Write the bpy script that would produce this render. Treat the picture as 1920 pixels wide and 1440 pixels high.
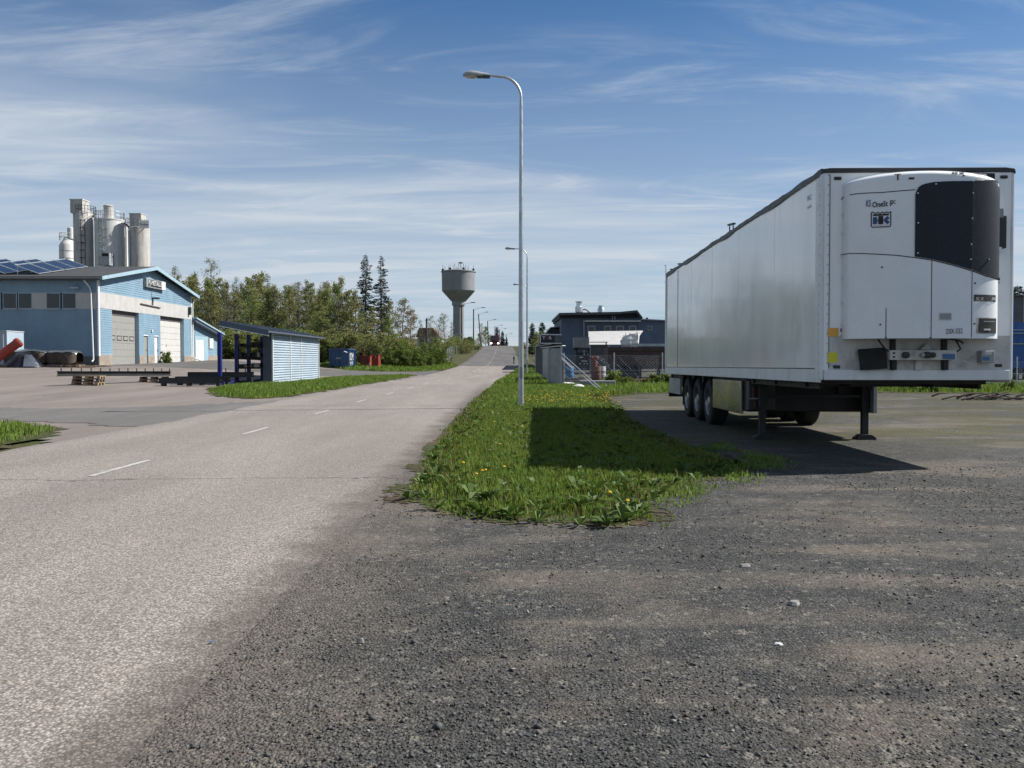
import bpy, math, random
import numpy as np
from mathutils import Vector, Matrix, Euler

random.seed(7)
RNG = np.random.default_rng(11)
for o in list(bpy.data.objects):
    bpy.data.objects.remove(o)
SC = bpy.context.scene
COL = SC.collection
R = math.radians

# ------------------------------------------------------------------ camera, sky, sun, exposure
F, CX, HY, CH = 1622.0, 960.0, 675.0, 1.47
cam = bpy.data.cameras.new('camera')
cam.sensor_width = 36.0
cam.lens = F / 1920 * 36
cam.clip_start, cam.clip_end = 0.05, 6000
camo = bpy.data.objects.new('camera', cam)
COL.objects.link(camo)
camo.location = (0, 0, CH)
camo.rotation_euler = (R(90 - 1.59), 0, 0)
SC.camera = camo

SUN = Vector((1.0, 0.17, 0.99)).normalized()
sun = bpy.data.lights.new('sun', 'SUN')
sun.energy = 5.0
sun.angle = R(0.5)
sun.color = (1.0, 0.955, 0.88)
suno = bpy.data.objects.new('sun', sun)
COL.objects.link(suno)
suno.rotation_euler = SUN.to_track_quat('Z', 'Y').to_euler()
suno.location = (30, 5, 40)

SKY_STRENGTH = 0.05
CLOUD_COL = (7.1, 7.8, 8.6, 1)
CLOUD_OFF = (14.3, 32.7, 22.2)
world = bpy.data.worlds.new('World')
SC.world = world
world.use_nodes = True


def build_world():
    nt = world.node_tree
    nt.nodes.clear()
    N, L = nt.nodes.new, nt.links.new
    out = N('ShaderNodeOutputWorld')
    bg = N('ShaderNodeBackground')
    bg.inputs['Strength'].default_value = SKY_STRENGTH
    sky = N('ShaderNodeTexSky')
    sky.sky_type = 'NISHITA'
    sky.sun_disc = False
    sky.sun_elevation = math.asin(SUN.z)
    sky.sun_rotation = math.atan2(SUN.x, SUN.y)
    sky.air_density = 1.0
    sky.dust_density = 0.3
    sky.ozone_density = 3.2
    tc = N('ShaderNodeTexCoord')
    nrm = N('ShaderNodeVectorMath'); nrm.operation = 'NORMALIZE'
    L(tc.outputs['Generated'], nrm.inputs[0])
    sep = N('ShaderNodeSeparateXYZ')
    L(nrm.outputs[0], sep.inputs[0])

    def m(op, a, b=None, clamp=False):
        n = N('ShaderNodeMath'); n.operation = op; n.use_clamp = clamp
        for i, v in enumerate((a, b)):
            if v is None:
                continue
            if isinstance(v, (int, float)):
                n.inputs[i].default_value = v
            else:
                L(v, n.inputs[i])
        return n.outputs[0]
    zc = m('MAXIMUM', sep.outputs[2], 0.0)
    den = m('ADD', zc, 0.09)
    u = m('DIVIDE', sep.outputs[0], den)
    v = m('DIVIDE', sep.outputs[1], den)

    def layer(su, sv, rot, scale, detail, rough, dist, lo, hi, off):
        c = N('ShaderNodeCombineXYZ')
        L(u, c.inputs[0]); L(v, c.inputs[1]); c.inputs[2].default_value = off
        mp = N('ShaderNodeMapping')
        mp.inputs['Rotation'].default_value = (0, 0, R(rot))
        mp.inputs['Scale'].default_value = (su, sv, 1)
        L(c.outputs[0], mp.inputs[0])
        nz = N('ShaderNodeTexNoise')
        nz.inputs['Scale'].default_value = scale
        nz.inputs['Detail'].default_value = detail
        nz.inputs['Roughness'].default_value = rough
        nz.inputs['Distortion'].default_value = dist
        L(mp.outputs[0], nz.inputs['Vector'])
        mr = N('ShaderNodeMapRange')
        mr.interpolation_type = 'SMOOTHSTEP'
        mr.inputs['From Min'].default_value = lo
        mr.inputs['From Max'].default_value = hi
        L(nz.outputs['Fac'], mr.inputs['Value'])
        return mr.outputs['Result']
    big = layer(0.26, 0.52, 14, 1.0, 4, 0.55, 0.6, 0.37, 0.60, CLOUD_OFF[0])     # where the veil lies
    fib = layer(0.35, 1.15, 14, 1.6, 9, 0.60, 0.9, 0.30, 0.72, CLOUD_OFF[1])     # fibres in it
    fine = layer(0.60, 1.70, -24, 1.4, 10, 0.64, 1.3, 0.45, 0.78, CLOUD_OFF[2])  # thin wisps
    a = m('MULTIPLY', big, m('ADD', m('MULTIPLY', fib, 0.62), 0.38))
    a = m('ADD', a, m('MULTIPLY', fine, 0.62), True)
    # the veil is seen through more air towards the horizon
    hz = N('ShaderNodeMapRange')
    hz.interpolation_type = 'SMOOTHSTEP'
    for k_, v_ in (('From Min', 0.02), ('From Max', 0.48), ('To Min', 1.0), ('To Max', 0.0)):
        hz.inputs[k_].default_value = v_
    L(zc, hz.inputs['Value'])
    low = hz.outputs['Result']
    basef = m('MULTIPLY', low, 0.60)
    gain = m('ADD', m('MULTIPLY', low, 0.22), 0.72)
    fac = m('ADD', basef, m('MULTIPLY', m('MULTIPLY', m('SUBTRACT', 1.0, basef), a), gain), True)
    mix = N('ShaderNodeMix'); mix.data_type = 'RGBA'
    L(fac, mix.inputs['Factor'])
    tint = N('ShaderNodeMix'); tint.data_type = 'RGBA'; tint.blend_type = 'MULTIPLY'
    tint.inputs['Factor'].default_value = 1.0
    tint.inputs['B'].default_value = (.27, .72, 1.04, 1)
    L(sky.outputs[0], tint.inputs['A'])
    L(tint.outputs['Result'], mix.inputs['A'])
    mix.inputs['B'].default_value = CLOUD_COL
    L(mix.outputs['Result'], bg.inputs['Color'])
    L(bg.outputs[0], out.inputs[0])


build_world()
vs = SC.view_settings
vs.view_transform = 'Standard'
vs.look = 'None'
vs.exposure = 0.8
vs.gamma = 1.0
vs.use_curve_mapping = False
SC.cycles.max_bounces = 6
SC.cycles.diffuse_bounces = 3
SC.cycles.transparent_max_bounces = 8
SC.cycles.use_denoising = True


# ------------------------------------------------------------------ places
def wx(px, Y):
    return (px - CX) * Y / F


def wz(py, Y):
    return CH + (HY - py) * Y / F


_yk = np.array([-100, 22, 68, 95, 110, 170, 225, 265, 330, 500, 900, 3000.0])
_zk = np.array([0, 0, .21, .74, 1.06, 3.3, 5.15, 5.75, 5.6, 5.0, 2.0, 0.0])
_yf = np.arange(-100, 3000, 1.0)
_zf = np.interp(_yf, _yk, _zk)
_ker = np.exp(-0.5 * (np.arange(-18, 19) / 7.0) ** 2); _ker /= _ker.sum()
_zf = np.convolve(np.pad(_zf, 18, mode='edge'), _ker, mode='valid')


def gz(X, Y):
    X = np.asarray(X, float); Y = np.asarray(Y, float)
    z = np.interp(Y, _yf, _zf)
    a = np.clip((-X - 8.6) / 20.0, 0, 1)
    b = np.clip((Y - 24) / 38.0, 0, 1)
    z = z + 0.9 * a * a * (3 - 2 * a) * b * b * (3 - 2 * b)
    # wooded bank left of the road, beyond the side road
    c = np.clip((-X - 13) / 20.0, 0, 1) * np.clip((Y - 92) / 40.0, 0, 1)
    z = z + 1.6 * c
    # right-hand land stays lower than the climbing road
    d = np.clip((X - 4) / 25.0, 0, 1) * np.clip((Y - 100) / 80.0, 0, 1)
    z = z - 2.0 * d
    return z


def g(X, Y):
    return float(gz(X, Y))


def vnoise(x, y, s=1.0, seed=0):
    """cheap smooth value noise for edges, -1..1"""
    x = np.asarray(x, float) * s + seed * 17.3
    y = np.asarray(y, float) * s + seed * 9.1
    xi, yi = np.floor(x), np.floor(y)
    fx, fy = x - xi, y - yi
    fx = fx * fx * (3 - 2 * fx); fy = fy * fy * (3 - 2 * fy)

    def h(i, j):
        v = np.sin(i * 127.1 + j * 311.7 + seed * 74.7) * 43758.5453
        return (v - np.floor(v)) * 2 - 1
    return (h(xi, yi) * (1 - fx) + h(xi + 1, yi) * fx) * (1 - fy) + (h(xi, yi + 1) * (1 - fx) + h(xi + 1, yi + 1) * fx) * fy


# ------------------------------------------------------------------ materials
MATS = {}


class NT:
    def __init__(s, name):
        s.mat = bpy.data.materials.new(name)
        s.mat.use_nodes = True
        s.nt = s.mat.node_tree
        s.b = s.nt.nodes['Principled BSDF']
        s.out = s.nt.nodes['Material Output']

    def N(s, t, **kw):
        n = s.nt.nodes.new(t)
        for k, v in kw.items():
            setattr(n, k, v)
        return n

    def L(s, a, b):
        s.nt.links.new(a, b)

    def coord(s, kind):
        if kind == 'pos':
            return s.N('ShaderNodeNewGeometry').outputs['Position']
        return s.N('ShaderNodeTexCoord').outputs['Object']

    def noise(s, vec, scale, detail=4, rough=.55, dist=0, stretch=None, rot=0):
        if stretch:
            mp = s.N('ShaderNodeMapping')
            mp.inputs['Scale'].default_value = stretch
            mp.inputs['Rotation'].default_value = (0, 0, R(rot))
            s.L(vec, mp.inputs[0]); vec = mp.outputs[0]
        n = s.N('ShaderNodeTexNoise')
        n.inputs['Scale'].default_value = scale
        n.inputs['Detail'].default_value = detail
        n.inputs['Roughness'].default_value = rough
        n.inputs['Distortion'].default_value = dist
        s.L(vec, n.inputs['Vector'])
        return n.outputs['Fac']

    def vor(s, vec, scale, feature='F1'):
        n = s.N('ShaderNodeTexVoronoi', feature=feature)
        n.inputs['Scale'].default_value = scale
        s.L(vec, n.inputs['Vector'])
        return n

    def rng(s, v, a, b, c=0., d=1., smooth=True):
        n = s.N('ShaderNodeMapRange')
        n.interpolation_type = 'SMOOTHSTEP' if smooth else 'LINEAR'
        for k, x in (('From Min', a), ('From Max', b), ('To Min', c), ('To Max', d)):
            n.inputs[k].default_value = x
        s.L(v, n.inputs['Value'])
        return n.outputs['Result']

    def mix(s, f, a, b, mode='MIX'):
        n = s.N('ShaderNodeMix', data_type='RGBA', blend_type=mode)
        for k, v in (('Factor', f), ('A', a), ('B', b)):
            sock = n.inputs[k]
            if isinstance(v, (int, float)):
                sock.default_value = v
            elif isinstance(v, tuple):
                sock.default_value = (*v[:3], 1)
            else:
                s.L(v, sock)
        return n.outputs['Result']

    def math(s, op, a, b=0., clamp=False):
        n = s.N('ShaderNodeMath', operation=op, use_clamp=clamp)
        for i, v in enumerate((a, b)):
            if isinstance(v, (int, float)):
                n.inputs[i].default_value = v
            else:
                s.L(v, n.inputs[i])
        return n.outputs[0]

    def bump(s, h, strength, dist, prev=None):
        n = s.N('ShaderNodeBump')
        n.inputs['Strength'].default_value = strength
        n.inputs['Distance'].default_value = dist
        s.L(h, n.inputs['Height'])
        if prev is not None:
            s.L(prev, n.inputs['Normal'])
        return n.outputs[0]


KEEP = {n: 1. for n in ('unit_white', 'trailer_trim', 'grime_white', 'blue_siding', 'blue_trim', 'sticker_orange', 'sticker_yellow', 'galv', 'rim', 'stainless', 'dark_glass', 'rack_blue', 'skip_blue', 'concrete')}
KEEP.update(concrete=.62, rack_blue=.6, skip_red=.5, red_paint=.55, marking=.62, blue_siding=.66, blue_trim=.7, silo=.85, silo_white=.85, navy_wall=1., galv_dull=.85, white_trim=.75, alu=.9, dandelion=1.)


def M(name, col, rough=.6, metal=0., var=.18, vs_=2.5, dirt=None, dscale=1.2, damt=.5, bump=0., bscale=30., spec=None, coat=0., streak=False, emit=None, alpha=None):
    """plain procedural material: base colour varied by noise, dirt with a shape of its own, fine relief"""
    if name in MATS:
        return MATS[name]
    k = KEEP.get(name, .62)
    col = tuple(x * k for x in col)
    if dirt:
        dirt = tuple(x * k for x in dirt)
    t = NT(name)
    vec = t.coord('obj')
    n = t.noise(vec, vs_, 6, .6)
    c = t.mix(t.rng(n, .25, .75), tuple(x * (1 - var) for x in col), tuple(min(1, x * (1 + var)) for x in col))
    if dirt:
        d = t.noise(vec, dscale, 8, .68, .4, stretch=(3, 3, .35) if streak else None)
        c = t.mix(t.math('MULTIPLY', t.rng(d, .48, .72), damt), c, dirt)
    t.L(c, t.b.inputs['Base Color'])
    rn = t.noise(vec, vs_ * 2.3, 4)
    t.L(t.rng(rn, .2, .8, max(.03, rough - .08), min(1, rough + .1)), t.b.inputs['Roughness'])
    t.b.inputs['Metallic'].default_value = metal
    if spec is not None:
        t.b.inputs['Specular IOR Level'].default_value = spec
    if coat:
        t.b.inputs['Coat Weight'].default_value = coat
    if bump:
        t.L(t.bump(t.noise(vec, bscale, 5), bump, .01), t.b.inputs['Normal'])
    if emit:
        t.b.inputs['Emission Color'].default_value = (*emit[:3], 1)
        t.b.inputs['Emission Strength'].default_value = emit[3]
    MATS[name] = t.mat
    return t.mat


def leafmat(name, c1, c2, c3, trans=.25, rough=.6):
    t = NT(name)
    vec = t.coord('pos')
    wn = t.N('ShaderNodeTexWhiteNoise', noise_dimensions='3D')
    sn = t.N('ShaderNodeVectorMath', operation='SNAP')
    sn.inputs[1].default_value = (.13, .13, .13)
    t.L(vec, sn.inputs[0]); t.L(sn.outputs[0], wn.inputs['Vector'])
    big = t.noise(vec, .45, 3)
    c = t.mix(wn.outputs['Value'], c1, c2)
    c = t.mix(t.math('MULTIPLY', t.rng(big, .4, .65), .7), c, c3)
    t.L(c, t.b.inputs['Base Color'])
    t.b.inputs['Roughness'].default_value = rough
    t.b.inputs['Specular IOR Level'].default_value = .25
    tr = t.N('ShaderNodeBsdfTranslucent')
    t.L(c, tr.inputs['Color'])
    ms = t.N('ShaderNodeMixShader'); ms.inputs[0].default_value = trans
    t.L(t.b.outputs[0], ms.inputs[1]); t.L(tr.outputs[0], ms.inputs[2])
    t.L(ms.outputs[0], t.out.inputs[0])
    MATS[name] = t.mat
    return t.mat


def gravel_mat():
    t = NT('gravel')
    p = t.coord('pos')
    patch = t.noise(p, .30, 7, .62, .6, stretch=(.7, 1.25, 1), rot=14)
    patch2 = t.noise(p, 1.1, 6, .6, .3)
    pm = t.math('ADD', t.math('MULTIPLY', patch, .7), t.math('MULTIPLY', patch2, .3))
    trk = t.noise(p, .9, 4, .55, .7, stretch=(.22, 2.2, 1), rot=-17)
    pm = t.math('ADD', pm, t.math('MULTIPLY', t.math('SUBTRACT', trk, .5), .35))
    dirt = t.rng(pm, .475, .61)
    stone = t.mix(t.rng(t.noise(p, 3.0, 5), .3, .7), (0.0285, 0.0287, 0.0282), (0.050, 0.0495, 0.047))
    v1 = t.vor(p, 62); v2 = t.vor(p, 27); v3 = t.vor(p, 115)
    g1 = t.N('ShaderNodeSeparateColor'); t.L(v1.outputs['Color'], g1.inputs[0])
    g2 = t.N('ShaderNodeSeparateColor'); t.L(v2.outputs['Color'], g2.inputs[0])
    g3 = t.N('ShaderNodeSeparateColor'); t.L(v3.outputs['Color'], g3.inputs[0])
    s1 = t.rng(g1.outputs[0], 0, 1, .45, 1.75, False)
    s3 = t.rng(g3.outputs[0], 0, 1, .6, 1.45, False)
    s = t.math('MULTIPLY', s1, s3)
    cs = t.N('ShaderNodeCombineColor')
    for i in range(3):
        t.L(s, cs.inputs[i])
    c = t.mix(1.0, stone, cs.outputs[0], 'MULTIPLY')
    soil = t.mix(t.rng(t.noise(p, .8, 4), .35, .65), (0.092, 0.081, 0.068), (0.118, 0.094, 0.074))
    soil = t.mix(.45, soil, cs.outputs[0], 'MULTIPLY')
    c = t.mix(t.math('MULTIPLY', dirt, .68), c, soil)
    # dusty shoulder beside the asphalt
    sp0 = t.N('ShaderNodeSeparateXYZ'); t.L(p, sp0.inputs[0])
    wob = t.math('MULTIPLY', t.math('SUBTRACT', t.noise(p, 1.3, 7, .7), .5), 1.9)
    sh = t.math('MULTIPLY', t.rng(t.math('ADD', sp0.outputs[0], wob), -1.5, -.2, 1, 0), t.rng(sp0.outputs[1], 14, 20, 1, 0))
    grit = t.mix(t.noise(p, 1.4, 4), (.085, .076, .066), (.112, .095, .079))
    grit = t.mix(.7, grit, cs.outputs[0], 'MULTIPLY')
    c = t.mix(t.math('MULTIPLY', sh, .85), c, grit)
    # pale stones
    pale = t.rng(g2.outputs[1], .955, .975)
    c = t.mix(t.math('MULTIPLY', pale, .6), c, (0.1756, 0.1615, 0.1364))
    pale1 = t.rng(g1.outputs[2], .93, .97)
    c = t.mix(t.math('MULTIPLY', pale1, .55), c, (0.1522, 0.1392, 0.1212))
    # moss and thin weeds on the little-driven part
    sp = t.N('ShaderNodeSeparateXYZ'); t.L(p, sp.inputs[0])
    far = t.rng(sp.outputs[1], 12.5, 17)
    mo = t.rng(t.noise(p, .55, 7, .65, .5, stretch=(.7, 1.3, 1)), .40, .56)
    moss = t.mix(t.noise(p, 4, 3), (0.0322, 0.0362, 0.0101), (0.0703, 0.0585, 0.0202))
    c = t.mix(t.math('MULTIPLY', t.math('MULTIPLY', far, mo), .78), c, moss)
    t.L(c, t.b.inputs['Base Color'])
    t.b.inputs['Roughness'].default_value = .92
    t.b.inputs['Specular IOR Level'].default_value = .3
    soft = t.rng(dirt, 0, 1, 1., .45, False)
    h = t.math('MULTIPLY', t.math('SUBTRACT', 1.0, v1.outputs['Distance']), soft)
    nb = t.bump(h, .85, .016)
    nb = t.bump(t.math('SUBTRACT', 1.0, v3.outputs['Distance']), .5, .006, nb)
    nb = t.bump(patch2, .5, .12, nb)
    t.L(nb, t.b.inputs['Normal'])
    MATS['gravel'] = t.mat


def asphalt_mat(name, c1, c2, contrast, sand, crack=(), edge=None):
    t = NT(name)
    p = t.coord('pos')
    big = t.noise(p, .35, 6, .6, .3, stretch=(1.6, .35, 1))
    base = t.mix(t.rng(big, .3, .7), c1, c2)
    v1 = t.vor(p, 62); v2 = t.vor(p, 130)
    g1 = t.N('ShaderNodeSeparateColor'); t.L(v1.outputs['Color'], g1.inputs[0])
    g2 = t.N('ShaderNodeSeparateColor'); t.L(v2.outputs['Color'], g2.inputs[0])
    s = t.math('MULTIPLY', t.rng(g1.outputs[0], 0, 1, 1 - contrast, 1 + contrast, False), t.rng(g2.outputs[0], 0, 1, 1 - contrast, 1 + contrast, False))
    gap = t.rng(v1.outputs['Distance'], .35, .62, 1., 1 - contrast * 1.3)
    s = t.math('MULTIPLY', s, gap)
    cs = t.N('ShaderNodeCombineColor')
    for i in range(3):
        t.L(s, cs.inputs[i])
    c = t.mix(1.0, base, cs.outputs[0], 'MULTIPLY')
    st = t.rng(t.noise(p, .9, 7, .65), .56, .74)
    c = t.mix(t.math('MULTIPLY', st, .22), c, sand)
    # wheel paths polished a little darker along the lane
    wp = t.rng(t.noise(p, 1.0, 3, .5, .2, stretch=(.9, .02, 1)), .50, .66)
    c = t.mix(t.math('MULTIPLY', wp, .16), c, tuple(x * .6 for x in c1))
    # stains
    dk = t.rng(t.noise(p, .6, 5, .6, 1.2, stretch=(1.3, .5, 1)), .66, .80)
    c = t.mix(t.math('MULTIPLY', dk, .35), c, tuple(x * .45 for x in c1))
    sp = t.N('ShaderNodeSeparateXYZ'); t.L(p, sp.inputs[0])
    if edge is not None:
        wob = t.math('MULTIPLY', t.math('SUBTRACT', t.noise(p, 1.3, 8, .75), .5), 1.1)
        e = t.rng(t.math('ADD', sp.outputs[0], wob), edge[0], edge[1])
        near = t.rng(sp.outputs[1], 30, 60, 1, 0)
        grit = t.mix(t.noise(p, 1.4, 4), (.085, .076, .066), (.112, .095, .079))
        grit = t.mix(.8, grit, cs.outputs[0], 'MULTIPLY')
        c = t.mix(t.math('MULTIPLY', t.math('MULTIPLY', e, near), .9), c, grit)
    for (y0, sl, w, a) in crack:
        yy = t.math('SUBTRACT', sp.outputs[1], t.math('MULTIPLY', sp.outputs[0], sl))
        yy = t.math('ADD', yy, t.math('MULTIPLY', t.math('SUBTRACT', t.noise(p, .8, 8, .7), .5), .9))
        d = t.math('ABSOLUTE', t.math('SUBTRACT', yy, y0))
        ln = t.rng(d, w * .4, w, 1, 0)
        c = t.mix(t.math('MULTIPLY', ln, a), c, (.03, .028, .026))
    t.L(c, t.b.inputs['Base Color'])
    t.b.inputs['Roughness'].default_value = .88
    t.b.inputs['Specular IOR Level'].default_value = .35
    nb = t.bump(t.math('SUBTRACT', 1.0, v1.outputs['Distance']), .55, .010)
    nb = t.bump(t.noise(p, .5, 3), .25, .1, nb)
    t.L(nb, t.b.inputs['Normal'])
    MATS[name] = t.mat


def soil_mat(name, a, b, grass, gfac=.5):
    t = NT(name)
    p = t.coord('pos')
    c = t.mix(t.rng(t.noise(p, 1.6, 7, .65), .3, .7), a, b)
    c = t.mix(t.math('MULTIPLY', t.rng(t.noise(p, .5, 6, .6), .38, .6), gfac), c, grass)
    v = t.vor(p, 40)
    g1 = t.N('ShaderNodeSeparateColor'); t.L(v.outputs['Color'], g1.inputs[0])
    s = t.rng(g1.outputs[0], 0, 1, .55, 1.45, False)
    cs = t.N('ShaderNodeCombineColor')
    for i in range(3):
        t.L(s, cs.inputs[i])
    c = t.mix(1., c, cs.outputs[0], 'MULTIPLY')
    t.L(c, t.b.inputs['Base Color'])
    t.b.inputs['Roughness'].default_value = .95
    t.b.inputs['Specular IOR Level'].default_value = .2
    t.L(t.bump(t.noise(p, 9, 6), .6, .06), t.b.inputs['Normal'])
    MATS[name] = t.mat


def trailer_white_mat():
    """glossy painted panel, slightly wavy, with road film low down"""
    t = NT('trailer_white')
    vec = t.coord('obj')
    sp = t.N('ShaderNodeSeparateXYZ'); t.L(vec, sp.inputs[0])
    n = t.noise(vec, .7, 6, .6, .2, stretch=(1, 1, .3))
    c = t.mix(t.rng(n, .3, .7), (.70, .72, .73), (.80, .81, .81))
    film = t.noise(vec, 1.6, 8, .7, .5, stretch=(2, 2, .5))
    c = t.mix(t.math('MULTIPLY', t.rng(film, .5, .75), .28), c, (.42, .40, .36))
    t.L(c, t.b.inputs['Base Color'])
    t.L(t.rng(t.noise(vec, 2, 5), .2, .8, .10, .24), t.b.inputs['Roughness'])
    t.b.inputs['Coat Weight'].default_value = .4
    t.b.inputs['Coat Roughness'].default_value = .06
    t.b.inputs['Specular IOR Level'].default_value = .7
    t.L(t.bump(t.noise(vec, .9, 2, .4, 0, stretch=(1, 1.4, .35)), .10, .05), t.b.inputs['Normal'])
    MATS['trailer_white'] = t.mat


def grille_mat():
    t = NT('unit_grille')
    vec = t.coord('obj')
    v = t.vor(vec, 95)
    d = t.rng(v.outputs['Distance'], .25, .42)
    c = t.mix(d, (.004, .005, .007), (.020, .026, .036))
    t.L(c, t.b.inputs['Base Color'])
    t.b.inputs['Roughness'].default_value = .6
    t.b.inputs['Specular IOR Level'].default_value = .25
    t.L(t.bump(d, .3, .003), t.b.inputs['Normal'])
    MATS['unit_grille'] = t.mat


gravel_mat()
asphalt_mat('old_asphalt', (0.226, 0.198, 0.177), (0.288, 0.254, 0.228), .32, (0.197, 0.1665, 0.1363),
            crack=((10.75, .05, .035, .7), (27.0, .02, .08, .7), (46, .06, .10, .5), (15.2, -.9, .018, .35)), edge=(-1.95, -1.40))
asphalt_mat('new_asphalt', (0.085, 0.080, 0.077), (0.122, 0.115, 0.109), .16, (0.1433, 0.1205, 0.0982))
asphalt_mat('patch_asphalt', (.112, .105, .101), (.150, .141, .135), .16, (.17, .15, .13))
asphalt_mat('yard_asphalt', (0.158, 0.134, 0.121), (0.212, 0.182, 0.163), .14, (0.1731, 0.1378, 0.1091), crack=((30.2, -.16, .05, .5),))
soil_mat('verge_soil', (0.0358, 0.0258, 0.0164), (0.0776, 0.0545, 0.0354), (0.0298, 0.0488, 0.0098), .75)
soil_mat('far_soil', (0.0448, 0.043, 0.0191), (0.0836, 0.066, 0.0354), (0.0358, 0.0545, 0.012), .7)
soil_mat('dark_gravel', (0.0418, 0.039, 0.0338), (0.0776, 0.0689, 0.0573), (0.0298, 0.0402, 0.0109), .25)
trailer_white_mat()
grille_mat()
leafmat('grass_blade', (.080, .142, .015), (.185, .262, .048), (.128, .188, .030), .38)
leafmat('dry_grass', (0.0858, 0.0726, 0.0172), (0.1452, 0.1137, 0.0402), (0.0726, 0.0821, 0.0172), .3)
leafmat('weed_leaf', (0.0396, 0.0821, 0.0115), (0.0858, 0.1326, 0.0258), (0.0594, 0.101, 0.0172), .25)
leafmat('birch_leaf', (0.157, 0.156, 0.056), (0.232, 0.222, 0.095), (0.140, 0.162, 0.047), .4)
leafmat('birch_leaf_green', (0.135, 0.174, 0.043), (0.211, 0.246, 0.073), (0.162, 0.190, 0.056), .4)
leafmat('grey_bud', (0.184, 0.186, 0.129), (0.243, 0.246, 0.174), (0.162, 0.180, 0.106), .3)
leafmat('red_bud', (0.178, 0.138, 0.073), (0.232, 0.180, 0.095), (0.162, 0.162, 0.062), .3)
leafmat('bush_leaf', (.075, .115, .018), (.150, .195, .038), (.105, .140, .026), .4)
leafmat('spruce_needle', (.011, .021, .014), (.027, .042, .026), (.016, .028, .019), .05)
leafmat('far_needle', (0.0145, 0.0221, 0.0126), (0.0264, 0.0347, 0.0184), (0.0198, 0.0284, 0.0172), .05)
leafmat('dandelion', (0.4951, 0.3157, 0.0115), (0.5611, 0.3915, 0.0172), (0.5281, 0.3473, 0.0115), .2)
M('bark', (.095, .078, .062), .9, var=.35, vs_=6)
M('birch_bark', (.26, .24, .21), .85, var=.4, vs_=5, dirt=(.05, .045, .04), dscale=4)
M('stone', (.105, .104, .100), .85, var=.5, vs_=18)
M('pale_stone', (.33, .32, .30), .85, var=.3, vs_=14)
M('galv', (.40, .43, .46), .42, .75, var=.14, vs_=3, dirt=(.22, .22, .22), damt=.35)
M('galv_dull', (.36, .38, .40), .55, .35, var=.15, vs_=1.5, dirt=(.22, .20, .18), damt=.4, streak=True)
M('dark_plastic', (.035, .037, .04), .5)
M('lamp_glass', (.60, .60, .57), .12, coat=.4)
M('blue_siding', (.235, .37, .48), .62, var=.10, vs_=.8, dirt=(.17, .27, .36), damt=.4, streak=True)
M('pale_siding', (.46, .56, .65), .55, var=.08, vs_=.8)
M('blue_trim', (.36, .51, .60), .55, var=.1)
M('white_trim', (.74, .76, .77), .5, var=.08, dirt=(.45, .43, .40), damt=.3, streak=True)
M('render_band', (.60, .59, .58), .8, var=.10, vs_=1.2, dirt=(.40, .38, .36), damt=.35, streak=True)
M('plinth', (.40, .34, .28), .9, var=.2, dirt=(.20, .16, .12), bump=.3)
M('roof_felt', (.055, .058, .062), .85, var=.25, vs_=1.2)
M('fascia', (.10, .11, .12), .6)
M('roller_grey', (.37, .365, .345), .55, var=.07)
M('roller_white', (.74, .73, .70), .5, var=.06, dirt=(.5, .48, .44), damt=.3)
M('dark_glass', (.012, .014, .018), .08, spec=.6)
M('void', (.010, .010, .011), .9)
M('soffit', (.16, .14, .135), .8)
M('solar', (.009, .013, .034), .12, coat=.6, spec=.7)
M('alu', (.62, .64, .66), .35, .7)
M('silo', (.47, .455, .43), .6, var=.12, vs_=.6, dirt=(.26, .17, .12), dscale=.7, damt=.75, streak=True)
M('silo_white', (.62, .62, .61), .55, var=.08, vs_=.6, dirt=(.38, .33, .28), dscale=.7, damt=.5, streak=True)
M('concrete', (.33, .345, .365), .85, var=.14, vs_=.25, dirt=(.23, .225, .22), dscale=.25, damt=.5, streak=True, bump=.2)
M('slate_steel', (.10, .13, .18), .5, var=.1)
M('rack_blue', (.025, .045, .30), .45, var=.12)
M('steel_dark', (.035, .036, .040), .55, .3, var=.3)
M('rust', (.16, .07, .04), .85, var=.3)
M('pallet_wood', (.42, .30, .19), .85, var=.3, vs_=8)
M('old_wood', (.17, .14, .115), .9, var=.35, vs_=6)
M('pole_wood', (.075, .066, .06), .9, var=.3)
M('skip_blue', (.016, .062, .155), .45, var=.2, dirt=(.10, .10, .12), damt=.3)
M('skip_blue_pale', (.05, .16, .36), .5, var=.15)
M('skip_red', (.42, .07, .04), .55, var=.25, dirt=(.18, .06, .04), damt=.5)
M('red_paint', (.45, .05, .035), .5, var=.15, dirt=(.2, .05, .04), damt=.4)
M('white_paint', (.78, .78, .77), .5, var=.05)
M('black', (.008, .008, .009), .55)
M('ink', (.012, .014, .02), .6, var=.05)
M('logo_blue', (.02, .10, .32), .5, var=.05)
M('rubber', (.018, .018, .019), .85, var=.3, bump=.2)
M('chassis', (.014, .014, .016), .6, var=.3, dirt=(.05, .045, .04), damt=.4)
M('rim', (.28, .28, .28), .38, .85)
M('stainless', (.24, .24, .22), .28, .9, var=.15, vs_=.8, dirt=(.16, .14, .11), damt=.5)
M('unit_white', (.72, .735, .75), .30, coat=.25, var=.04, vs_=1.5, dirt=(.55, .54, .52), damt=.25)
M('trailer_trim', (.62, .65, .67), .38, var=.06, dirt=(.40, .40, .40), damt=.4, streak=True)
M('grime_white', (.50, .50, .48), .6, var=.12, dirt=(.16, .145, .13), dscale=1.8, damt=.7)
M('roof_edge', (.10, .115, .13), .55, var=.3)
M('sticker_orange', (.70, .36, .06), .6, var=.06)
M('sticker_yellow', (.62, .58, .03), .6, var=.06)
M('sticker_red', (.45, .16, .10), .6)
M('sticker_white', (.78, .78, .78), .6)
M('sticker_blue', (.06, .20, .42), .4)
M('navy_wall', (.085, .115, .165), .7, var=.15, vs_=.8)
M('navy_dark', (.022, .030, .046), .7)
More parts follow.
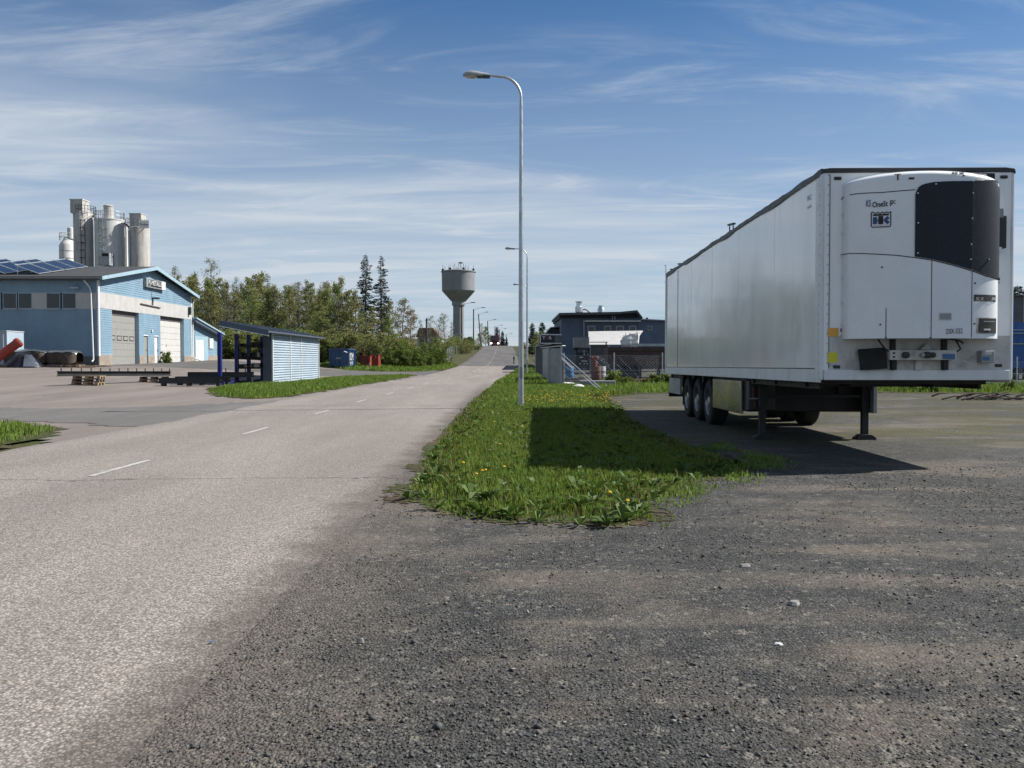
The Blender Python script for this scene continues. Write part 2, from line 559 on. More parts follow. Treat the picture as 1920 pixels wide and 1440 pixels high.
M('tarp_black', (.02, .022, .03), .30, var=.3, bump=.6, bscale=5)
M('foil', (.62, .62, .62), .2, .9, var=.1, bump=.8, bscale=4)
M('cargo_brown', (.085, .060, .042), .7, var=.3)
M('brown_trailer', (.085, .042, .036), .65, var=.2)
M('bag_white', (.80, .80, .79), .8, bump=.8, bscale=7)
M('bag_tan', (.45, .33, .16), .9)
M('cage', (.30, .31, .30), .6, .3)
M('roof_tile', (.20, .115, .08), .85)
M('truck_red', (.25, .015, .035), .35, coat=.4)
M('headlight', (.9, .9, .85), .3, emit=(1, .95, .85, 6))
M('hydrant', (.19, .034, .018), .6, var=.2)
M('grey_wall', (.15, .155, .165), .75)
M('blue_frame', (.03, .13, .40), .5)
M('pale_rail', (.48, .56, .55), .5)
M('marking', (.58, .56, .53), .8, var=.15, vs_=9, dirt=(.36, .33, .30), dscale=6, damt=.95)


# ------------------------------------------------------------------ mesh building
class MB:
    def __init__(s):
        s.v = []
        s.f = []

    def add(s, vs, fs):
        n = len(s.v)
        s.v += [tuple(p) for p in vs]
        s.f += [tuple(i + n for i in q) for q in fs]
        return s

    def quad(s, a, b, c, d):
        return s.add((a, b, c, d), ((0, 1, 2, 3),))

    def box(s, x0, x1, y0, y1, z0, z1):
        vs = [(x, y, z) for z in (z0, z1) for y in (y0, y1) for x in (x0, x1)]
        return s.add(vs, ((0, 2, 3, 1), (4, 5, 7, 6), (0, 1, 5, 4), (2, 6, 7, 3), (0, 4, 6, 2), (1, 3, 7, 5)))

    def obox(s, c, size, rot=(0, 0, 0)):
        Rm = Euler(rot).to_matrix()
        c = Vector(c)
        vs = [c + Rm @ Vector((x * size[0] / 2, y * size[1] / 2, z * size[2] / 2)) for z in (-1, 1) for y in (-1, 1) for x in (-1, 1)]
        return s.add(vs, ((0, 2, 3, 1), (4, 5, 7, 6), (0, 1, 5, 4), (2, 6, 7, 3), (0, 4, 6, 2), (1, 3, 7, 5)))

    def path(s, pts, radii, n=8, cap=True):
        pts = [Vector(p) for p in pts]
        if not hasattr(radii, '__len__'):
            radii = [radii] * len(pts)
        rings = []
        up = None
        for i, p in enumerate(pts):
            d = (pts[min(i + 1, len(pts) - 1)] - pts[max(i - 1, 0)]).normalized()
            if up is None:
                up = d.orthogonal().normalized()
            a = (up - d * up.dot(d))
            a = a.normalized() if a.length > 1e-6 else d.orthogonal().normalized()
            up = a
            b = d.cross(a)
            rings.append([p + (a * math.cos(2 * math.pi * k / n) + b * math.sin(2 * math.pi * k / n)) * radii[i] for k in range(n)])
        vs = [q for r in rings for q in r]
        fs = []
        for i in range(len(pts) - 1):
            for k in range(n):
                k2 = (k + 1) % n
                fs.append((i * n + k, i * n + k2, (i + 1) * n + k2, (i + 1) * n + k))
        if cap:
            fs.append(tuple(range(n - 1, -1, -1)))
            fs.append(tuple((len(pts) - 1) * n + k for k in range(n)))
        return s.add(vs, fs)

    def tube(s, a, b, r0, r1=None, n=8):
        return s.path([a, b], [r0, r0 if r1 is None else r1], n)

    def lathe(s, prof, n=24, c=(0, 0, 0), cap=True):
        vs, fs = [], []
        for (r, z) in prof:
            for k in range(n):
                a = 2 * math.pi * k / n
                vs.append((c[0] + r * math.cos(a), c[1] + r * math.sin(a), c[2] + z))
        for i in range(len(prof) - 1):
            for k in range(n):
                k2 = (k + 1) % n
                fs.append((i * n + k, i * n + k2, (i + 1) * n + k2, (i + 1) * n + k))
        if cap:
            fs.append(tuple(range(n - 1, -1, -1)))
            fs.append(tuple((len(prof) - 1) * n + k for k in range(n)))
        return s.add(vs, fs)

    def prism(s, poly, axis, a0, a1):
        """poly in the plane across axis ('x': (y,z), 'y': (x,z), 'z': (x,y))"""
        def P(p, a):
            return (a, p[0], p[1]) if axis == 'x' else (p[0], a, p[1]) if axis == 'y' else (p[0], p[1], a)
        n = len(poly)
        vs = [P(p, a0) for p in poly] + [P(p, a1) for p in poly]
        fs = [tuple(range(n)), tuple(range(2 * n - 1, n - 1, -1))]
        fs += [(i, i + n, (i + 1) % n + n, (i + 1) % n) for i in range(n)]
        return s.add(vs, fs)

    def grid(s, fn, us, vs_):
        nu, nv = len(us), len(vs_)
        vs = [fn(u, v) for v in vs_ for u in us]
        fs = [(j * nu + i, j * nu + i + 1, (j + 1) * nu + i + 1, (j + 1) * nu + i) for j in range(nv - 1) for i in range(nu - 1)]
        return s.add(vs, fs)

    def mesh(s, name, mat, smooth=False):
        me = bpy.data.meshes.new(name)
        me.from_pydata([tuple(map(float, p)) for p in s.v], [], s.f)
        me.materials.append(MATS[mat] if isinstance(mat, str) else mat)
        if smooth:
            me.polygons.foreach_set('use_smooth', [True] * len(me.polygons))
        me.update()
        return me

    def build(s, name, mat, parent=None, smooth=False, bevel=0, loc=None, rot=None, label=None, angle=None):
        me = s.mesh(name, mat, smooth)
        import bmesh
        bm = bmesh.new(); bm.from_mesh(me)
        bmesh.ops.recalc_face_normals(bm, faces=bm.faces)
        bm.to_mesh(me); bm.free()
        if smooth:
            try:
                me.set_sharp_from_angle(angle=R(angle or 40))
            except Exception:
                pass
        o = link(bpy.data.objects.new(name, me), parent)
        if loc is not None:
            o.location = loc
        if rot is not None:
            o.rotation_euler = rot
        if bevel:
            b = o.modifiers.new('bevel', 'BEVEL')
            b.width = bevel; b.segments = 2; b.limit_method = 'ANGLE'
        if label:
            o['label'] = label
        return o


def np_mesh(name, V, Fq, mat, parent=None, smooth=False):
    """fast mesh from arrays (faces all of one size)"""
    me = bpy.data.meshes.new(name)
    V = np.ascontiguousarray(V, np.float32); Fq = np.ascontiguousarray(Fq, np.int32)
    n, k = Fq.shape
    me.vertices.add(len(V)); me.vertices.foreach_set('co', V.ravel())
    me.loops.add(n * k); me.loops.foreach_set('vertex_index', Fq.ravel())
    me.polygons.add(n)
    me.polygons.foreach_set('loop_start', np.arange(0, n * k, k, dtype=np.int32))
    me.polygons.foreach_set('loop_total', np.full(n, k, np.int32))
    if smooth:
        me.polygons.foreach_set('use_smooth', np.ones(n, bool))
    me.update(calc_edges=True)
    me.materials.append(MATS[mat])
    if parent == 'mesh':
        return me
    return link(bpy.data.objects.new(name, me), parent)


def link(o, parent=None):
    COL.objects.link(o)
    if parent is not None:
        o.parent = parent
    return o


def tag(o, label, cat=None, group=None, kind=None):
    o['label'] = label
    if cat:
        o['category'] = cat
    if group:
        o['group'] = group
    if kind:
        o['kind'] = kind
    return o


def thing(name, label, cat, loc=(0, 0, 0), rz=0., group=None, rx=0.):
    o = link(bpy.data.objects.new(name, None))
    o.empty_display_size = .2
    o.location = loc
    o.rotation_euler = (rx, 0, rz)
    return tag(o, label, cat, group)


def copy_tree(o, parent=None):
    c = o.copy()
    COL.objects.link(c)
    c.parent = parent
    for ch in o.children:
        copy_tree(ch, c)
    return c


def text_geo(txt, size, font_bold=False):
    """verts (x, y) and faces of a line of lettering, origin at its lower left"""
    cu = bpy.data.curves.new('lettering', 'FONT')
    cu.body = txt
    cu.size = size
    cu.resolution_u = 3
    if font_bold:
        cu.offset = size * .018
    ob = bpy.data.objects.new('lettering', cu)
    COL.objects.link(ob)
    dg = bpy.context.evaluated_depsgraph_get()
    me = ob.evaluated_get(dg).to_mesh()
    V = [tuple(v.co) for v in me.vertices]
    Fc = [tuple(p.vertices) for p in me.polygons]
    ob.evaluated_get(dg).to_mesh_clear()
    bpy.data.objects.remove(ob); bpy.data.curves.remove(cu)
    return V, Fc


def lettering(name, txt, size, mat, parent, fn, bold=False, center=True, width=None):
    """lettering laid on a surface: fn(u, v) gives the 3D point"""
    V, Fc = text_geo(txt, size, bold)
    xs = [p[0] for p in V]; ys = [p[1] for p in V]
    w = max(xs) - min(xs)
    k = (width / w) if width else 1
    x0 = (max(xs) + min(xs)) / 2 if center else min(xs)
    y0 = (max(ys) + min(ys)) / 2 if center else 0
    me = bpy.data.meshes.new(name)
    me.from_pydata([tuple(fn((p[0] - x0) * k, p[1] - y0)) for p in V], [], Fc)
    me.materials.append(MATS[mat])
    me.update()
    return link(bpy.data.objects.new(name, me), parent)


def siding(mb, P, U, Nn, u0, u1, z0, z1, step=.16, out=.022):
    """lap boards: U along the wall, Nn out of it; u0/u1 may be functions of z"""
    P, U, Nn = Vector(P), Vector(U), Vector(Nn)
    f0 = u0 if callable(u0) else (lambda z: u0)
    f1 = u1 if callable(u1) else (lambda z: u1)
    z = z0
    Z = Vector((0, 0, 1))
    while z < z1 - 1e-4:
        zt = min(z + step, z1)
        a0, a1, b0, b1 = f0(z), f1(z), f0(zt), f1(zt)
        if a1 - a0 > .02:
            b1 = max(b1, b0 + .001)
            p = [P + U * a0 + Z * z + Nn * out, P + U * a1 + Z * z + Nn * out, P + U * b1 + Z * zt, P + U * b0 + Z * zt]
            q = [P + U * a0 + Z * z, P + U * a1 + Z * z]
            mb.add([*p, *q], ((0, 1, 2, 3), (4, 5, 1, 0), (0, 3, 4), (1, 5, 2)))
        z = zt
    return mb


# ------------------------------------------------------------------ the ground and its sheets
def inpoly(X, Y, poly):
    X = np.asarray(X); Y = np.asarray(Y)
    c = np.zeros(X.shape, bool)
    n = len(poly)
    for i in range(n):
        x0, y0 = poly[i]; x1, y1 = poly[(i + 1) % n]
        k = ((y0 > Y) != (y1 > Y)) & (X < (x1 - x0) * (Y - y0) / ((y1 - y0) if y1 != y0 else 1e-9) + x0)
        c ^= k
    return c


def sheet(name, poly, cell, dz, mat, wob=.25, kind='structure', fine=0.):
    px = np.array([p[0] for p in poly]); py = np.array([p[1] for p in poly])
    xs = np.arange(px.min() - cell, px.max() + 2 * cell, cell); ys = np.arange(py.min() - cell, py.max() + 2 * cell, cell)
    gx_, gy_ = np.meshgrid(xs, ys)
    cx = gx_[:-1, :-1] + cell / 2; cy = gy_[:-1, :-1] + cell / 2
    k = inpoly(cx + wob * vnoise(cx, cy, 1.4, 3) + wob * .6 * vnoise(cx, cy, 4.1, 5) + fine * vnoise(cx, cy, 17, 7), cy + wob * vnoise(cx, cy, 1.7, 4) + fine * vnoise(cx, cy, 15, 9) + fine * RNG.normal(0, .6, cx.shape), poly)
    nx = len(xs)
    jj, ii = np.nonzero(k)
    a = jj * nx + ii
    Fq = np.stack([a, a + 1, a + nx + 1, a + nx], 1)
    used, inv = np.unique(Fq, return_inverse=True)
    X = gx_.ravel()[used]; Y = gy_.ravel()[used]
    V = np.stack([X, Y, gz(X, Y) + dz], 1)
    o = np_mesh(name, V, inv.reshape(Fq.shape), mat, None, True)
    o['kind'] = kind
    return o


def spaced(a, b, knots):
    out = [a]
    while out[-1] < b:
        x = out[-1]
        st = next(s for lim, s in knots if abs(x) < lim)
        out.append(x + st)
    return np.array(out)


def ground():
    xs = spaced(-1500, 1500, ((30, 1.0), (70, 2.0), (200, 8), (9e9, 100)))
    ys = spaced(-60, 2800, ((140, 1.0), (300, 3), (600, 20), (9e9, 200)))
    X, Y = np.meshgrid(xs, ys)
    Z = gz(X, Y) - .04 - np.where(Y > 100, .03, 0)
    nx = len(xs)
    j, i = np.meshgrid(np.arange(len(ys) - 1), np.arange(nx - 1), indexing='ij')
    a = (j * nx + i).ravel()
    o = np_mesh('ground', np.stack([X.ravel(), Y.ravel(), Z.ravel()], 1), np.stack([a, a + 1, a + nx + 1, a + nx], 1), 'far_soil', None, True)
    o['kind'] = 'structure'


RY = np.array([-14, 0, 30, 50, 72, 95, 140, 220, 300.0])
RX = np.array([-4.86, -4.86, -4.80, -4.35, -3.45, -2.62, -2.65, -3.4, -4.2])


def road_c(Y):
    return np.interp(Y, RY, RX)


def strip(name, ys, left, right, dz, mat, nseg=8, kind='structure', taper=False):
    Ls, Rs = left(ys), right(ys)
    t = np.linspace(0, 1, nseg + 1)
    if taper:
        t = np.array([0, .02, .1, .2, .35, .5, .65, .8, .9, .965, 1.0])
    X = Ls[:, None] * (1 - t) + Rs[:, None] * t
    Y = np.repeat(ys[:, None], nseg + 1, 1)
    Zs = gz(X, Y) + dz
    if taper:
        Zs[:, 0] -= dz + .001
        Zs[:, -1] -= np.where(ys < 13, dz + .005, dz - .002)
    V = np.stack([X.ravel(), Y.ravel(), Zs.ravel()], 1)
    j, i = np.meshgrid(np.arange(len(ys) - 1), np.arange(nseg), indexing='ij')
    a = (j * (nseg + 1) + i).ravel()
    o = np_mesh(name, V, np.stack([a, a + 1, a + nseg + 2, a + nseg + 1], 1), mat, None, True)
    o['kind'] = kind
    return o


def road_r(y):
    return road_c(y) + 3.36 + np.interp(y, [0, 12, 30, 60], [.10, .06, .05, 0]) + .06 * vnoise(y, y * 0, .5, 2) + .03 * vnoise(y, y * 0, 2.1, 6) + .02 * vnoise(y, y * 0, 9, 8)


def road_l(y):
    return road_c(y) - 3.36 + .10 * vnoise(y, y * 0, .5, 12) + .06 * vnoise(y, y * 0, 2.3, 14)


ground()
ROAD_END = 97.0
strip('road', np.concatenate([np.arange(-10, 14, .05), np.arange(14, ROAD_END + .01, .2)]), road_l, road_r, .016, 'old_asphalt', 10, taper=True)
strip('resurfaced_road', np.concatenate([np.arange(ROAD_END, 300, 1.0)]), lambda y: road_c(y) - 3.5 - .1 * vnoise(y, y * 0, .3, 1), lambda y: road_c(y) + 3.5 + .15 * vnoise(y, y * 0, .3, 4), .024, 'new_asphalt', 8)
# lane dashes, each a painted strip
for y0 in [10.75 + 6.1 * k for k in range(15)] + [101 + 9 * k for k in range(13)]:
    ln = 1.75 if y0 < 97 else 3
    off = -.42 if y0 < 60 else -.2
    ys = np.arange(y0, y0 + ln + .01, .25)
    w = .042
    strip('lane_dash', ys, lambda y: road_c(y) + off - w + .012 * vnoise(y, y * 0, 4, 1), lambda y: road_c(y) + off + w + .012 * vnoise(y, y * 0, 5, 2), .022 if y0 < 97 else .031, 'marking', 2)

VERGE_R = [(-1.22, 9.9), (-1.08, 8.9), (-.75, 8.35), (-.2, 7.9), (.35, 7.75), (.8, 7.55), (1.15, 7.95), (1.45, 8.9), (2.0, 9.9), (2.7, 10.9), (3.3, 12), (3.1, 15), (2.9, 20), (3.4, 27), (3.6, 33), (5.5, 36.2), (9, 37.3),
           (16, 37.2), (22, 35.5), (40, 35), (40, 47), (2.7, 47), (2.3, 60), (2.6, 96), (.6, 96), (-.35, 72), (-1.2, 50), (-1.55, 36), (-1.6, 22), (-1.52, 15), (-1.40, 12.5)]
ISLAND_L = [(-8.45, 9), (-8.55, 14.5), (-9.4, 18.3), (-10.6, 19.4), (-12.6, 20.6), (-20, 23.2), (-40, 28), (-70, 32), (-70, -5), (-9, -5)]
VERGE_SHED = [(-9.4, 31.4), (-11.3, 33.2), (-13.3, 37.5), (-14.2, 41), (-13.9, 44.5), (-12.7, 46), (-12.5, 57.5), (-11.4, 62), (-8.2, 68), (-7.55, 69), (-7.7, 60), (-8.1, 48), (-8.35, 38), (-8.6, 33)]
VERGE_CONT = [(-14.6, 76.5), (-10.6, 76.6), (-7.6, 79.5), (-6.4, 84), (-6.1, 96), (-6.6, 104), (-9, 112), (-13, 112), (-20, 100), (-19, 82)]
sheet('gravel_yard', [(-2.6, -6), (-2.4, 20), (-1.9, 30), (2.4, 36), (45, 40), (60, 30), (60, -6)], .5, -.004, 'gravel', 0)
sheet('back_lot', [(2.0, 40), (2.6, 130), (70, 130), (70, 36)], 1.0, -.016, 'dark_gravel', 0)
sheet('asphalt_yard', [(-7.5, 15), (-7, 78), (-6, 97), (-8, 80), (-19, 82), (-40, 100), (-75, 100), (-75, 24), (-20, 21), (-9.5, 16.5)], .5, -.004, 'yard_asphalt', .15)
sheet('side_road', [(-5, 67), (-7.2, 68.3), (-9, 66.9), (-11.8, 63.2), (-16, 61.5), (-30, 61), (-31, 56), (-60, 56), (-60, 62), (-31, 63), (-31, 86), (-19, 77), (-12, 76.2), (-8.5, 77.5), (-5.4, 82)], .5, .006, 'new_asphalt', .12)
sheet('yard_patch', [(-8, 18.8), (-9.2, 19.2), (-13, 21.6), (-24, 25.2), (-45, 30.5), (-45, 33), (-24, 28), (-13, 25.6), (-10.8, 27), (-8, 31)], .25, .004, 'patch_asphalt', .35)
NEARV = [p for p in VERGE_R[:11]] + [(3.2, 14), (-1.5, 14), (-1.40, 12.5)]
sheet('verge_ground', NEARV, .035, .004, 'verge_soil', .22, fine=.16)
sheet('verge_ground', [(-1.5, 14), (3.2, 14)] + [p for p in VERGE_R if p[1] > 14], .2, .005, 'verge_soil', .1)
sheet('island_ground', ISLAND_L, .3, .006, 'verge_soil', .2)
sheet('shed_verge_ground', VERGE_SHED, .25, .012, 'verge_soil', .2)
sheet('container_verge_ground', VERGE_CONT, .5, .012, 'far_soil', .2)


# ------------------------------------------------------------------ grass, stones, dandelions (uncountable)
def polydist(X, Y, poly):
    d = np.full(X.shape, 1e9)
    n = len(poly)
    for i in range(n):
        x0, y0 = poly[i]; x1, y1 = poly[(i + 1) % n]
        dx, dy = x1 - x0, y1 - y0
        t = np.clip(((X - x0) * dx + (Y - y0) * dy) / (dx * dx + dy * dy + 1e-12), 0, 1)
        d = np.minimum(d, np.hypot(X - x0 - t * dx, Y - y0 - t * dy))
    return d


def blades(name, poly, n, h, w, mat, label, edge=.7, box=None, clump=.55, dens=None, lean=.5, parent=None):
    px = [p[0] for p in poly]; py = [p[1] for p in poly]
    x0, x1, y0, y1 = box or (min(px), max(px), min(py), max(py))
    k = int(n * 2.2)
    X = RNG.uniform(x0, x1, k * 3); Y = RNG.uniform(y0, y1, k * 3)
    ok = inpoly(X, Y, poly)
    if poly is VERGE_R or poly is NEAR:
        ok &= X > road_c(Y) + 3.36 + .10 + np.clip((14.5 - Y) * .055, 0, .4) + .16 * vnoise(X, Y, 1.9, 51)
    X, Y = X[ok], Y[ok]
    d = polydist(X, Y, poly)
    cl = .5 + .5 * vnoise(X, Y, 1.1, 21) * .6 + .25 * vnoise(X, Y, 3.3, 22)
    pr = np.clip(d / edge, .02, 1) ** .8 * np.clip(cl + .35, .1, 1.2)
    if dens is not None:
        pr = pr * dens(X, Y)
    ok = RNG.random(len(X)) < pr
    X, Y, d, cl = X[ok][:n], Y[ok][:n], d[ok][:n], cl[ok][:n]
    m = len(X)
    H = h * (.45 + .75 * RNG.random(m)) * np.clip(.35 + d / edge * .65, .35, 1) * (1 - clump / 2 + clump * cl)
    W = w * (.6 + .8 * RNG.random(m))
    a = RNG.uniform(0, 2 * np.pi, m)
    la = RNG.uniform(0, 2 * np.pi, m); ll = H * lean * RNG.random(m)
    Z = gz(X, Y)
    ax, ay = np.cos(a) * W / 2, np.sin(a) * W / 2
    bx, by = np.cos(la) * ll, np.sin(la) * ll
    V = np.empty((m, 5, 3))
    V[:, 0] = np.stack([X - ax, Y - ay, Z], 1)
    V[:, 1] = np.stack([X + ax, Y + ay, Z], 1)
    V[:, 2] = np.stack([X + ax * .75 + bx * .35, Y + ay * .75 + by * .35, Z + H * .6], 1)
    V[:, 3] = np.stack([X - ax * .75 + bx * .35, Y - ay * .75 + by * .35, Z + H * .6], 1)
    V[:, 4] = np.stack([X + bx, Y + by, Z + H * (.97 - .2 * ll / H)], 1)
    b = np.arange(m)[:, None] * 5
    T = np.concatenate([b + [0, 1, 2], b + [0, 2, 3], b + [3, 2, 4]], 0)
    o = np_mesh(name, V.reshape(-1, 3), T, mat, parent)
    return tag(o, label, 'grass', kind='stuff')


NEAR = [p for p in VERGE_R]
far_thin = lambda X, Y: np.where(Y < 20, 1, np.clip(20 / Y, .2, 1)) * np.where((X > 9) & (Y < 36), .5, 1)
blades('grass', NEAR, 115000, .105, .015, 'grass_blade', 'short green grass on the verge beneath the street lamp', .9, (-1.6, 5, 7, 24))
blades('grass', NEAR, 40000, .15, .034, 'grass_blade', 'green grass on the far stretch of the verge', .9, (-1.6, 5, 24, 48))
blades('grass', NEAR, 16000, .13, .02, 'dry_grass', 'dry straw coloured stems among the verge grass', .4, (-1.6, 5, 7, 40))
blades('grass', NEAR, 22000, .30, .05, 'grass_blade', 'rough grass growing along the wire fence', 1.2, (4, 40, 35, 47))
blades('grass', NEAR, 9000, .30, .06, 'grass_blade', 'grass beside the road past the sheet metal fence', .5, (-1, 3, 47, 96))
blades('grass', ISLAND_L, 22000, .18, .024, 'grass_blade', 'green grass strip in front of the asphalt yard', .7, (-16, -8.3, 9, 24))
blades('grass', VERGE_SHED, 34000, .22, .036, 'grass_blade', 'green grass around the louvred shed', .8)
blades('grass', VERGE_CONT, 20000, .32, .07, 'grass_blade', 'grass in front of the blue and red skips', 1.0)


FRINGE = [(-1.25, 10.5), (-1.05, 8.7), (-.6, 8.05), (0, 7.6), (.7, 7.2), (1.4, 7.5), (1.9, 8.6), (2.6, 9.8), (3.3, 10.6), (4.2, 12), (3.9, 16), (2.6, 14), (2.2, 11.5), (1.4, 9.8), (.7, 8.4), (0, 8.5), (-.5, 9.0)]
blades('grass', FRINGE, 9000, .075, .014, 'grass_blade', 'thin ragged grass at the gravel edge of the verge', .5, clump=1.2, dens=lambda X, Y: np.clip(.35 + 1.1 * vnoise(X, Y, 2.4, 61), 0, 1), lean=.9)


def stones(name, n, xr, yr, size, mat, label, seed, ydec=1.5, dens=None):
    r = np.random.default_rng(seed)
    Y = yr[0] + (yr[1] - yr[0]) * r.random(n) ** ydec
    half = .62 * Y + .6
    X = r.uniform(-1, 1, n) * half
    ok = (X > xr[0]) & (X < xr[1]) & (X > road_c(Y) + 3.36 - .5 * r.random(n) ** 2) & ~inpoly(X, Y, VERGE_R)
    pt = vnoise(X, Y, .55, 31) + .5 * vnoise(X, Y, 1.7, 32) - .6 * np.clip(1 - (X + 1.5) / 1.2, 0, 1)
    ok &= r.random(n) < np.clip(.45 + pt * .9, .08, 1)
    X, Y = X[ok], Y[ok]
    m = len(X)
    S = size * np.exp(r.normal(0, .36, m)) * (1 + .02 * Y)
    D = np.array([(1, 0, 0), (-1, 0, 0), (0, 1, 0), (0, -1, 0), (0, 0, 1), (0, 0, -1)], float)
    Fo = np.array([(0, 2, 4), (2, 1, 4), (1, 3, 4), (3, 0, 4), (2, 0, 5), (1, 2, 5), (3, 1, 5), (0, 3, 5)])
    rot = r.uniform(0, 6.28, m)
    P = D[None] * (r.uniform(.55, 1.25, (m, 6, 1))) * np.array([1, .8, .55])
    P = P + r.normal(0, .16, (m, 6, 3))
    c, s = np.cos(rot)[:, None], np.sin(rot)[:, None]
    x = P[..., 0] * c - P[..., 1] * s; y = P[..., 0] * s + P[..., 1] * c
    V = np.stack([x, y, P[..., 2]], -1) * S[:, None, None] / 2
    V += np.stack([X, Y, gz(X, Y) + S * .12 - .002], 1)[:, None]
    T = (np.arange(m)[:, None, None] * 6 + Fo[None]).reshape(-1, 3)
    return tag(np_mesh(name, V.reshape(-1, 3), T, mat), label, 'gravel', kind='stuff')


stones('gravel', 56000, (-1.9, 9), (2.6, 13), .0115, 'stone', 'loose dark grey gravel on the ground in front', 5, 1.35)
stones('gravel', 5000, (-1.9, 9), (2.6, 13), .016, 'stone', 'larger dark stones among the loose gravel', 6, 1.3)
stones('gravel', 2600, (-1.6, 12), (2.6, 22), .016, 'pale_stone', 'scattered pale stones on the gravel', 9, 1.1)


def dandelions():
    mb = MB()
    mg = MB()
    pts = []
    for _ in range(300):
        x = random.uniform(.2, 4.4); y = random.triangular(25.5, 37, 30)
        if inpoly(np.array([x]), np.array([y]), VERGE_R)[0] and random.random() < .45 + .55 * (x / 4):
            pts.append((x, y))
    pts += [(-.62, 10.9), (-.33, 10.7), (-.1, 10.6), (-.42, 10.1), (-.35, 10.05), (.95, 8.4), (1.05, 7.85), (-.2, 14), (.2, 16.5), (1.6, 21), (.5, 22), (-.4, 19)]
    for (x, y) in pts:
        h = random.uniform(.10, .2); z = g(x, y)
        r = .024 if y < 24 else random.uniform(.018, .034)
        mb.lathe([(r * .3, h - .012), (r, h), (r * .5, h + .014)], 6, (x, y, z))
    tag(mb.build('dandelions', 'dandelion'), 'yellow dandelion heads dotted over the verge grass', 'flower', kind='stuff')
    # broad-leaved weeds
    for _ in range(520):
        x = random.uniform(-1.2, 3.4); y = 7.6 + 26 * random.random() ** 1.8
        if not inpoly(np.array([x]), np.array([y]), VERGE_R)[0]:
            continue
        z = g(x, y)
        for k in range(random.randint(5, 9)):
            a = random.uniform(0, 6.28); l = random.uniform(.08, .2); w = l * random.uniform(.14, .26); up = random.uniform(.4, 1.0)
            d = Vector((math.cos(a), math.sin(a), 0)); n = Vector((-d.y, d.x, 0))
            p0 = Vector((x, y, z))
            p1 = p0 + d * l * .55 + Vector((0, 0, l * up * .7)); p2 = p0 + d * l + Vector((0, 0, l * up * .75))
            mg.add([p0, p1 - n * w, p2, p1 + n * w], ((0, 1, 2, 3),))
    tag(mg.build('weeds', 'weed_leaf'), 'broad leaved weeds among the verge grass', 'weeds', kind='stuff')


dandelions()


def W(mb, parent):
    """world coordinates to the thing's own (unrotated things only)"""
    l = parent.location
    mb.v = [(p[0] - l[0], p[1] - l[1], p[2] - l[2]) for p in mb.v]
    return mb


